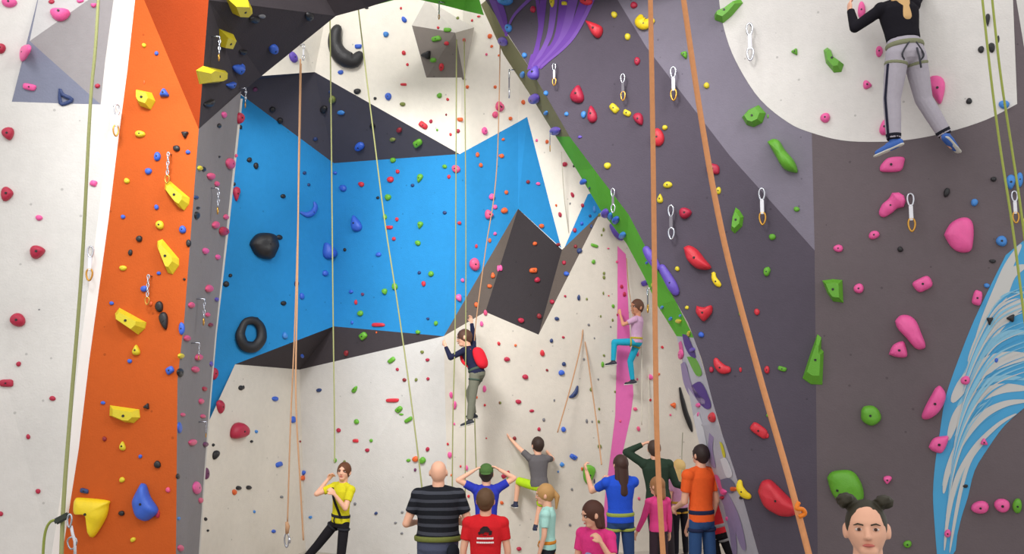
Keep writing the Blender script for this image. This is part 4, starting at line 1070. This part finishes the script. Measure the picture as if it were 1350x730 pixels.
    if pel is not None: root_loc = P(pel[0], pel[1], Y)
    else: root_loc = FL(px, Y, floorz - lowest)
    # head: skull, jaw, nose, ears, sockets
    def hf(q, d):
        x, y, z = q
        zz = z / (.115 * hs)
        if zz > 0: x *= 1 + .20 * zz * zz; y *= 1 + .16 * zz * zz; z *= .92
        if y > 0:
            x *= 1 - .10 * max(0, -zz) ** 1.3; 
            if zz < -.1: y *= 1 - .04 * (-zz)
        if zz < 0 : x *= 1 - .16 * (-zz) ** 1.5
        if d.y > .55:                              # sockets and brow
            e = math.exp(-(((abs(x) / hs - .031) / .018) ** 2 + ((z / hs - .002) / .014) ** 2)); y -= .011 * hs * e
            y += .004 * hs * math.exp(-((z / hs - .026) / .012) ** 2)
            y += .004 * hs * math.exp(-((x / hs / .03) ** 2 + ((z / hs + .062) / .012) ** 2))
        return Vector((x, y, z))
    body.ell(hc, (.076 * hs, .094 * hs, .115 * hs), HM, 36, 28, hf)
    hv = lambda x, y, z: hc + HM @ Vector((x * hs, y * hs, z * hs))
    body.ell(hv(0, .045, -.082), (.036 * hs, .042 * hs, .030 * hs), HM)
    body.cap(hv(0, .088, .008), hv(0, .100, -.028), .0085 * hs, .0125 * hs, 10)
    body.ell(hv(0, .094, -.032), (.0165 * hs, .011 * hs, .009 * hs), HM)
    for sd in (-1, 1): body.ell(hv(sd * .081, -.005, -.008), (.010 * hs, .021 * hs, .032 * hs), HM @ rot('Z', sd * 20))
    root = empty('person', root_loc, math.radians(yaw))
    body.fuse('body', skin, root, vox, 2)
    if face:
        for sd in (-1, 1):
            e = Prims(); e.ell(hv(sd * .031, .0785, .001), (.0145 * hs, .0095 * hs, .0066 * hs), HM, 14, 8)
            ep = link('eye', mesh(e.v, e.f), EYEW, root, True)
            e = Prims(); e.ell(hv(sd * .031, .0855, .001), (.0072 * hs, .0042 * hs, .0064 * hs), HM, 12, 8); link('iris', mesh(e.v, e.f), IRIS, ep, True)
            e = Prims(); e.cap(hv(sd * .016, .0930, .018), hv(sd * .034, .0885, .0225), .0028 * hs, .0030 * hs, 8); e.cap(hv(sd * .034, .0885, .0225), hv(sd * .049, .0770, .017), .0030 * hs, .0018 * hs, 8)
            link('eyebrow', mesh(e.v, e.f), mat('hair_%d_%d_%d' % hcol, hcol), root, True)
        e = Prims(); e.ell(hv(0, .0915, -.060), (.0235 * hs, .008 * hs, .0065 * hs), HM, 16, 8); link('lips', mesh(e.v, e.f), LIP, root, True)
    hm = mat('hair_%d_%d_%d' % hcol, hcol, rough=0.6, bump=0.6, scale=40, mottle=0.2)
    if hair and hair != 'bald':
        p = Prims()
        nz = lambda q, d: q * (1 + .03 * noise.noise(q * 30 / hs + Vector((px, 0, 0))))
        p.ell(hv(0, -.012, .018), (.088 * hs, .103 * hs, .105 * hs), HM, 28, 18, nz)
        if hair == 'short': p.ell(hv(0, -.04, -.03), (.066 * hs, .062 * hs, .06 * hs), HM)
        if hair in ('long', 'bob'):
            ln = .30 if hair == 'long' else .15
            dn = lambda x, y, z: hv(x, y, 0) + (T_ @ Vector((0, 0, z * s)))
            p.cap(hv(0, -.06, 0), dn(0, -.085, -ln), .072 * hs, .055 * hs, 18, sq=.62, side=HM @ Vector((1, 0, 0)))
            for sd in (-1, 1): p.cap(hv(sd * .062, -.02, .03), dn(sd * .062, -.04, -ln * .8), .026 * hs, .03 * hs, 12)
        if hair == 'pony':
            p.ell(hv(0, -.03, -.03), (.068 * hs, .066 * hs, .06 * hs), HM)
            p.cap(hv(0, -.10, .03), hv(0, -.135, -.03), .022 * hs, .03 * hs); p.cap(hv(0, -.135, -.03), hv(0, -.115, -.16), .03 * hs, .012 * hs)
        if hair == 'buns':
            p.v.clear(); p.f.clear()
            p.ell(hv(0, -.013, .018), (.082 * hs, .0995 * hs, .101 * hs), HM, 28, 18, nz)
            p.ell(hv(0, -.04, -.03), (.068 * hs, .062 * hs, .06 * hs), HM)
            bz = lambda q, d: q * (1 + .28 * noise.noise(q * 45 / hs) + .16 * noise.noise(q * 110 / hs) + .05 * math.sin(d.z * 9 + d.x * 7))
            p.ell(hv(-.070, -.005, .108), (.038 * hs, .036 * hs, .027 * hs), HM, 22, 16, bz); p.ell(hv(.072, -.005, .112), (.040 * hs, .038 * hs, .031 * hs), HM, 22, 16, bz)
        p.fuse('hair', hm, root, vox * .8, 1)
    # shirt
    if shirt:
        sm = shirt_mat or cloth('%d_%d_%d' % shirt, shirt)
        p = Prims(); torso(p, .015 * s, hemz, .51, belly)
        for k in J:
            sh, el, wr_, u, f = J[k]
            p.ell(sh, (.071 * s, .071 * s, .070 * s))
            if sleeve == 'short': p.cap(sh, sh.lerp(el, .62), .062 * s, .056 * s, flat1=True)
            elif sleeve == 'long': p.cap(sh, el, .060 * s, .050 * s); p.cap(el, el.lerp(wr_, .95), .050 * s, .036 * s, flat1=True)
        p.cap(up(0, -.003, .43), neck + T_ @ Vector((0, -.002, .016 * s)), .105 * s * (.6 + .4 * B), .074 * s * (.75 + .25 * B), flat1=True)
        for sd_ in (-1, 1): p.cap(up(sd_ * .04, -.004, .49), up(sd_ * .16 * (0.55 + .45 * B), 0, .452), .045 * s, .05 * s)
        so = p.fuse('shirt', sm, root, vox, 2)
    if pants:
        p = Prims()
        st = []
        for z, rx, ry, oy in TORSO[:4]:
            st.append((up(0, oy, z * (1 if z > 0 else 1)), T_ @ Vector((rx * B * s + .010 * s, 0, 0)), T_ @ Vector((0, ry * B * s + .010 * s, 0))))
        p.loft(st)
        for k in G:
            hp, kn_, an, fd = G[k]
            p.cap(hp, kn_, .088 * s * B + loose, (.064 * s if not shorts else .075 * s) + loose, 16, flat1=shorts)
            if not shorts: p.cap(kn_, kn_.lerp(an, .97), .064 * s + loose, .049 * s + loose, 14, flat1=True)
        p.ell((0, -.04 * s, -.03 * s), (.13 * s * B, .085 * s * B, .10 * s))
        p.fuse('shorts' if shorts else 'trousers', cloth('%d_%d_%d' % pants, pants), root, vox, 2)
    for k in G:
        hp, kn_, an, fd = G[k]
        dn_ = (an - kn_).normalized()
        p = Prims(); a0 = an + dn_ * .045 * s
        sdv = fd.cross(Vector((0, 0, 1))).normalized()
        p.cap(a0 - fd * .045 * s, a0 + fd * .045 * s, .042 * s, .044 * s, 14, sq=1.0); p.cap(a0 + fd * .04 * s, a0 + fd * .15 * s + Vector((0, 0, -.008 * s)), .044 * s, .034 * s, 14, sq=.8, side=sdv)
        p.cap(an - dn_ * .02 * s, a0, .043 * s, .04 * s)
        so = p.fuse('shoe', mat('shoe_%d_%d_%d' % shoes, shoes, rough=0.6), root, vox, 1)
        q = Prims(); q.cap(a0 - fd * .06 * s + dn_ * .030 * s, a0 + fd * .165 * s + dn_ * .030 * s, .036 * s, .034 * s, 14, sq=.35, side=sdv); link('sole', mesh(q.v, q.f), mat('sole_pale', (210, 208, 200)), so, True)
    if harness:
        hm_ = cloth('harness_%d_%d_%d' % harness, harness)
        bz_ = 0.055
        ring = [up(math.cos(a) * (.170 * B + belly * .35), math.sin(a) * (.122 * B + belly * .6) + belly * .3, bz_) for a in [2 * math.pi * i / 28 for i in range(28)]]
        hb = link('harness_belt', tube(ring, .010 * s, 8, True, ry=.024 * s), hm_, root, True)
        for k in G:
            hp, kn_, an, fd = G[k]
            c = hp.lerp(kn_, .22); t = (kn_ - hp).normalized(); a = (Vector((1, 0, 0)) - t * t.x).normalized(); b = t.cross(a)
            link('leg_loop', tube([c + a * math.cos(q) * .094 * s * B + b * math.sin(q) * .094 * s * B for q in [2 * math.pi * i / 22 for i in range(22)]], .009 * s, 8, True, ry=.018 * s), hm_, root, True)
        st = [up(-.03, .135 * B + belly * .8, .04), up(-.02, .14 * B + belly * .8, -.03)]
        link('belay_loop', tube([up(0, .135 * B, .05), up(0, .15 * B, 0), up(0, .12 * B, -.05)], .009 * s, 8), hm_, root, True)
    if extra: extra(root, s, hs, up, hv, J, G, HM, T_, vox)
    tag(root, label, 'person')
    return root

def cap_extra(col, backwards=False):
    def fn(root, s, hs, up, hv, J, G, HM, T_, vox):
        p = Prims(); d = -1 if backwards else 1
        p.ell(hv(0, -.012, .040), (.088 * hs, .102 * hs, .092 * hs), HM, 24, 14, lambda q, dd: Vector((q.x, q.y, max(q.z, -.012 * hs))))
        c = p.fuse('cap', cloth('cap_%d_%d_%d' % col, col), root, vox * .8, 1)
        q = Prims(); q.ell(hv(0, d * .115, .035), (.062 * hs, .062 * hs, .007 * hs), HM, 20, 8); link('cap_peak', mesh(q.v, q.f), cloth('cap_%d_%d_%d' % col, col), c, True)
    return fn

# boy belaying in yellow
def yb(root, s, hs, up, hv, J, G, HM, T_, vox):
    link('shoulder_strap', tube(spline([tuple(up(*p)) for p in [(.10, .10, .44), (.02, .135, .30), (-.08, .13, .15), (-.13, .11, .05)]], 5), .008, 8, ry=.02), cloth('strap_black', (30, 28, 30)), root, True)
person('boy in a yellow T-shirt and black trousers leaning back to belay', 449, 10.9, 1.50, 143, lean=(0, -4), head=(30, -10, 0), wd=True,
       arms={'r': ((-.80, -.35, -.30), (.55, .35, .75)), 'l': ((-.15, -.55, -.85), (-.55, -.2, .75))}, legs={'r': ((-.62, .05, -.78), (-.68, .05, -.76)), 'l': ((-.08, .0, -1), (-.14, .05, -1))},
       hair='short', hcol=(96, 56, 32), shirt=(206, 196, 40), pants=(34, 32, 36), harness=(44, 44, 50), build=.86, curl=.9, extra=yb)
# bald man
def hip_bag(root, s, hs, up, hv, J, G, HM, T_, vox):
    p = Prims(); p.ell(up(.15, -.13, -.06), (.06 * s, .05 * s, .085 * s)); p.fuse('hip_bag', cloth('bag_black', (34, 36, 44)), root, vox, 2)
STR = cloth('black_grey_stripes', (30, 31, 36), stripes=((66, 68, 76), 4.2))
person('bald man in a black and grey striped shirt, seen from behind', 577, 8.5, 1.80, 0, lean=(3, 0), head=(0, -18, 0),
       arms={'l': ((-.42, -.05, -1), (.30, .95, -.10)), 'r': ((.42, -.05, -1), (-.30, .95, -.10))}, hair='bald', shirt=(30, 31, 36), shirt_mat=STR, pants=(78, 82, 104), harness=(112, 118, 62), build=1.13, belly=.05, curl=.9, hemz=.0, extra=hip_bag, shoes=(70, 70, 74))
# boy in the red T-shirt with the printed back
def redback(root, s, hs, up, hv, J, G, HM, T_, vox):
    k = mat('print_black', (40, 24, 28)); w = mat('print_white', (232, 226, 224))
    yb_ = lambda x, z: -(.131 * math.sqrt(max(0, 1 - (x / .20) ** 2)) + .006)
    def patch(pts, m, nm):
        vs = [up(x, yb_(x, z), z + .10) for x, z in pts]; f = list(range(len(vs)))
        o = link(nm, mesh(vs, [f]), m, root)
        so = o.modifiers.new('ink', 'SOLIDIFY'); so.thickness = .003
    patch([(-.065, .235), (-.075, .262), (-.055, .275), (-.05, .30), (-.02, .325), (.02, .325), (.045, .30), (.05, .275), (.03, .262), (.0, .27), (-.02, .25), (-.04, .255)], k, 'print_emblem')
    patch([(.035, .235), (.065, .24), (.072, .275), (.055, .285), (.04, .27)], k, 'print_emblem')
    patch([(-.03, .235), (-.02, .24), (.015, .24), (.02, .232)], k, 'print_emblem')
    for z, h_, x0, n in ((.195, .019, -.085, 9), (.155, .016, -.088, 12)):
        rr = random.Random(int(z * 1000)); x = x0
        while x < -x0 - .004:
            w_ = rr.uniform(.010, .018)
            patch([(x, z), (x + w_, z), (x + w_, z + h_), (x, z + h_)], w, 'print_line'); x += w_ + .0028
person('boy in a red T-shirt with a black emblem and white print on the back', 640, 8.2, 1.54, 0, head=(-8, -10, 0), arms={'l': ((-.20, 0, -1), (-.04, .12, -1)), 'r': ((.20, 0, -1), (.0, .12, -1))},
       hcol=(92, 66, 44), shirt=(206, 38, 44), pants=(72, 92, 120), build=1.0, extra=redback)
# boy with the green cap
person('boy in a blue T-shirt and green cap with both hands on his head', 641, 10.6, 1.50, 8, head=(-10, -8, 0), arms={'l': ((-.80, -.1, .42), (.95, .05, .55)), 'r': ((.75, -.1, .45), (-.95, .05, .55))},
       hcol=(60, 50, 40), shirt=(48, 58, 168), pants=(70, 74, 90), extra=cap_extra((74, 104, 56), True), build=.95)
# climbing boy in grey
person('boy in a grey T-shirt and lime shorts climbing low on the cream wall', 708, 12.0, 1.32, 10, pel=(711, 638), lean=(4, -2), head=(18, -12, 0), wd=True,
       arms={'l': ((-.70, .25, .62), (-.60, .35, .62)), 'r': ((.35, .8, -.1), (-.4, .6, .5))}, legs={'l': ((-.48, .52, .08), (-.12, .05, -1)), 'r': ((-.12, .5, -.75), (-.22, -.1, -.95))},
       hcol=(52, 38, 32), shirt=(98, 94, 96), pants=(178, 214, 40), shorts=True, shoes=(42, 46, 70), build=.95)
# girl in mint
person('blonde girl in a mint T-shirt and climbing harness standing in profile', 722, 9.6, 1.38, 78, head=(8, 4, 0), arms={'l': ((-.14, .05, -1), (.0, .28, -1)), 'r': ((.1, -.02, -1), (0, .3, -1))},
       hair='pony', hcol=(176, 134, 82), shirt=(168, 214, 204), pants=(40, 42, 48), harness=(206, 132, 50), build=.88)
# girl in pink with brown hair
def pinkprint(root, s, hs, up, hv, J, G, HM, T_, vox):
    vs = [up(x, .137, z) for x, z in [(-.05, .20), (.04, .20), (.055, .25), (.02, .285), (-.03, .28), (-.06, .24)]]
    o = link('print_patch', mesh(vs, [list(range(6))]), mat('print_blue_grey', (150, 150, 196)), root); so = o.modifiers.new('ink', 'SOLIDIFY'); so.thickness = .012
person('girl in a bright pink T-shirt with brown hair and a hand at her chin', 786, 7.9, 1.47, 142, head=(-38, 14, 0), arms={'l': ((-.35, .28, -.9), (.42, .38, .95)), 'r': ((.18, .12, -1), (-.4, .6, -.2))},
       hair='bob', hcol=(78, 46, 36), shirt=(222, 62, 132), pants=(60, 60, 76), build=.92, curl=.8, extra=pinkprint)
# woman in blue
person('woman in a blue T-shirt and jeans with long brown hair, arms raised belaying', 818, 10.4, 1.66, 12, head=(12, -16, 0), arms={'l': ((-.34, .6, -.35), (-.20, .2, .9)), 'r': ((.1, .8, -.3), (-.7, .45, .35))},
       hair='long', hcol=(64, 42, 36), shirt=(40, 80, 196), pants=(48, 70, 112), harness=(150, 160, 76), build=.98, curl=1.0)
# man in dark green
person('man in a dark green long-sleeved top with a hand on his head', 868, 11.7, 1.74, 0, head=(0, -12, 0), lean=(0, -4), arms={'l': ((-.80, .10, .52), (.92, .05, .42)), 'r': ((.35, .1, -.9), (.6, .55, -.25))},
       hair='short', hcol=(70, 54, 46), shirt=(46, 62, 50), sleeve='long', pants=(58, 52, 56), build=.95, legs={'l': ((.05, 0, -1), (.12, 0, -1)), 'r': ((.12, 0, -1), (.05, 0, -1))})
# small child in pink
person('small girl in a pink long-sleeved top beneath the man in dark green', 868, 10.9, 1.29, 20, head=(25, 0, 0), arms={'l': ((-.35, .1, -1), (-.4, .2, -.9)), 'r': ((.15, 0, -1), (.05, .1, -1))},
       hair='bob', hcol=(150, 104, 66), shirt=(222, 72, 136), sleeve='long', pants=(62, 48, 56), build=.9)
# blonde girl in lilac
person('blonde girl in a lilac top and black leggings standing by the wall', 896, 12.6, 1.34, 25, head=(10, -5, 0), arms={'l': ((-.15, 0, -1), (.1, .3, -1)), 'r': ((.2, .2, -1), (-.5, .7, -.3))},
       hair='long', hcol=(204, 172, 112), shirt=(206, 150, 184), pants=(34, 32, 40), harness=(196, 150, 60), build=.92, shoes=(40, 36, 44))
# man in orange
person('man in an orange T-shirt and jeans seen from behind, looking up', 925, 9.9, 1.84, 24, head=(10, -12, 0), arms={'l': ((-.10, .15, -1), (.15, .8, -.35)), 'r': ((.12, 0, -1), (-.1, .35, -1))},
       hair='short', hcol=(48, 36, 34), shirt=(232, 96, 44), pants=(50, 78, 122), harness=(40, 46, 74), build=.80)
# person in red behind
person('person in a red shirt and black trousers leaning behind the man in orange', 944, 10.25, 1.54, -10, head=(20, 0, 0), lean=(-4, -12), arms={'l': ((-.2, .2, -1), (-.2, .6, -.6)), 'r': ((.3, .1, -1), (-.2, .6, -.5))},
       hair='short', hcol=(44, 42, 70), shirt=(200, 44, 54), pants=(30, 28, 32), harness=(150, 148, 150), legs={'l': ((.25, 0, -1), (.28, 0, -1)), 'r': ((.36, .05, -1), (.34, 0, -1))}, build=1.0)
# climber with red backpack
def pack(root, s, hs, up, hv, J, G, HM, T_, vox):
    p = Prims(); p.ell(up(0.0, -.17, .22), (.15 * s, .09 * s, .21 * s), T_, 24, 16, lambda q, d: Vector((math.copysign(abs(d.x) ** .7, d.x) * .15 * s, math.copysign(abs(d.y) ** .8, d.y) * .09 * s, math.copysign(abs(d.z) ** .8, d.z) * .21 * s)))
    b = p.fuse('backpack', cloth('backpack_red', (214, 40, 54)), root, vox, 2)
    for sd in (-1, 1): link('strap', tube(spline([tuple(up(*q)) for q in [(sd * .11, -.09, .40), (sd * .12, .0, .485), (sd * .13, .10, .43), (sd * .13, .13, .28), (sd * .14, .04, .14)]], 5), .007, 8, ry=.02), cloth('backpack_red', (214, 40, 54)), b, True)
person('climber in a navy top with a red backpack high on the back wall corner', 624, 11.1, 1.20, 62, pel=(629, 491), lean=(24, 0), head=(30, -10, 0), wd=True,
       arms={'r': ((-.02, .25, 1), (-.14, .15, 1)), 'l': ((-.80, -.1, -.42), (-.35, .25, .75))}, legs={'l': ((-.10, -.05, -1), (-.10, -.02, -1)), 'r': ((-.42, .40, -.75), (.18, -.05, -.95))},
       hcol=(84, 56, 44), shirt=(36, 38, 62), sleeve='long', pants=(112, 112, 98), shoes=(48, 50, 56), harness=(70, 84, 74), extra=pack, footdir={'l': (-.9, .2, -.25), 'r': (-.8, .5, 0)}, build=1.05, loose=.008)
# climber on the pink stripe
person('climber in a lilac top and turquoise trousers on the pink stripe', 838, 12.1, 1.15, 62, pel=(839, 449), lean=(-4, 0), head=(62, 0, 0), wd=True,
       arms={'l': ((-.55, -.1, -.25), (-.15, .3, .75)), 'r': ((-.28, .35, .85), (-.16, .25, 1))}, legs={'l': ((-.95, .0, .0), (-.08, .0, -1)), 'r': ((-.32, .12, -.80), (.12, .05, -1))},
       hcol=(96, 64, 48), shirt=(196, 158, 188), pants=(40, 156, 186), shoes=(46, 46, 58), harness=(176, 160, 60), skin=SKIN2, footdir={'l': (-.8, .5, -.1), 'r': (-.9, .3, -.1)}, build=.95)
# woman climbing on the right
def stripe(root, s, hs, up, hv, J, G, HM, T_, vox):
    hp, kn_, an, fd = G['l']
    a = Vector((-1, -.25, 0)).normalized()
    pts = [hp.lerp(kn_, t) + a * ((.094 - .026 * t) * s + .014) for t in (0.25, .5, .75, 1)] + [kn_.lerp(an, t) + a * ((.068 - .016 * t) * s + .014) for t in (.25, .5, .75, .97)]
    link('side_stripe', tube(pts, .007 * s, 8, ry=.018 * s), cloth('stripe_navy', (38, 38, 54)), root, True)
    for k, sd in (('l', -1), ('r', 1)):
        hp, kn_, an, fd = G[k]
        link('riser_strap', tube(spline([tuple(q) for q in [up(sd * .03, -.125, .05), hp + Vector((sd * .02, -.115, -.03)) * s, hp.lerp(kn_, .2) + Vector((-sd * .02, -.10, 0)) * s]], 6), .008 * s), cloth('harness_dark', (70, 70, 76)), root, True)
        q = Prims(); q.cap(kn_.lerp(an, .86), an, .05 * s + .020, .046 * s + .012, flat0=True, flat1=True); link('cuff', mesh(q.v, q.f), cloth('cuff_black', (34, 34, 42)), root, True)
    link('tail_strap', tube([up(0.03, -.13, -.02), up(.03, -.14, -.12), up(.035, -.13, -.22)], .009 * s), cloth('harness_dark', (70, 70, 76)), root, True)
person('woman in a black top and grey tracksuit trousers climbing the white circle', 1190, 7.95, 1.72, 8, pel=(1194, 68), lean=(4, -5), head=(0, -20, 0), wd=True,
       arms={'l': ((-.66, .35, -.42), (.02, .4, .9)), 'r': ((.45, .4, .6), (.0, .4, .95))}, legs={'l': ((-.13, .10, -1), (.0, .0, -1)), 'r': ((.22, .12, -1), (.46, -.05, -.92))},
       hair='long', hcol=(206, 166, 112), shirt=(30, 28, 34), sleeve='long', pants=(168, 162, 172), shoes=(60, 100, 176), harness=(128, 130, 104), build=1.04, hemz=.1, loose=.016, extra=stripe, vox=.0075, footdir={'l': (-.75, .5, -.3), 'r': (.55, .4, -.3)})
# girl in front
person('girl with two dark hair buns looking at the camera, close below it', 1152, 3.12, 1.50, 160, head=(0, -8, 2), hair='buns', hcol=(50, 46, 34), shirt=(120, 150, 170), pants=(60, 64, 90), hs=1.0, build=.92, vox=.0048, floorz=0.68)
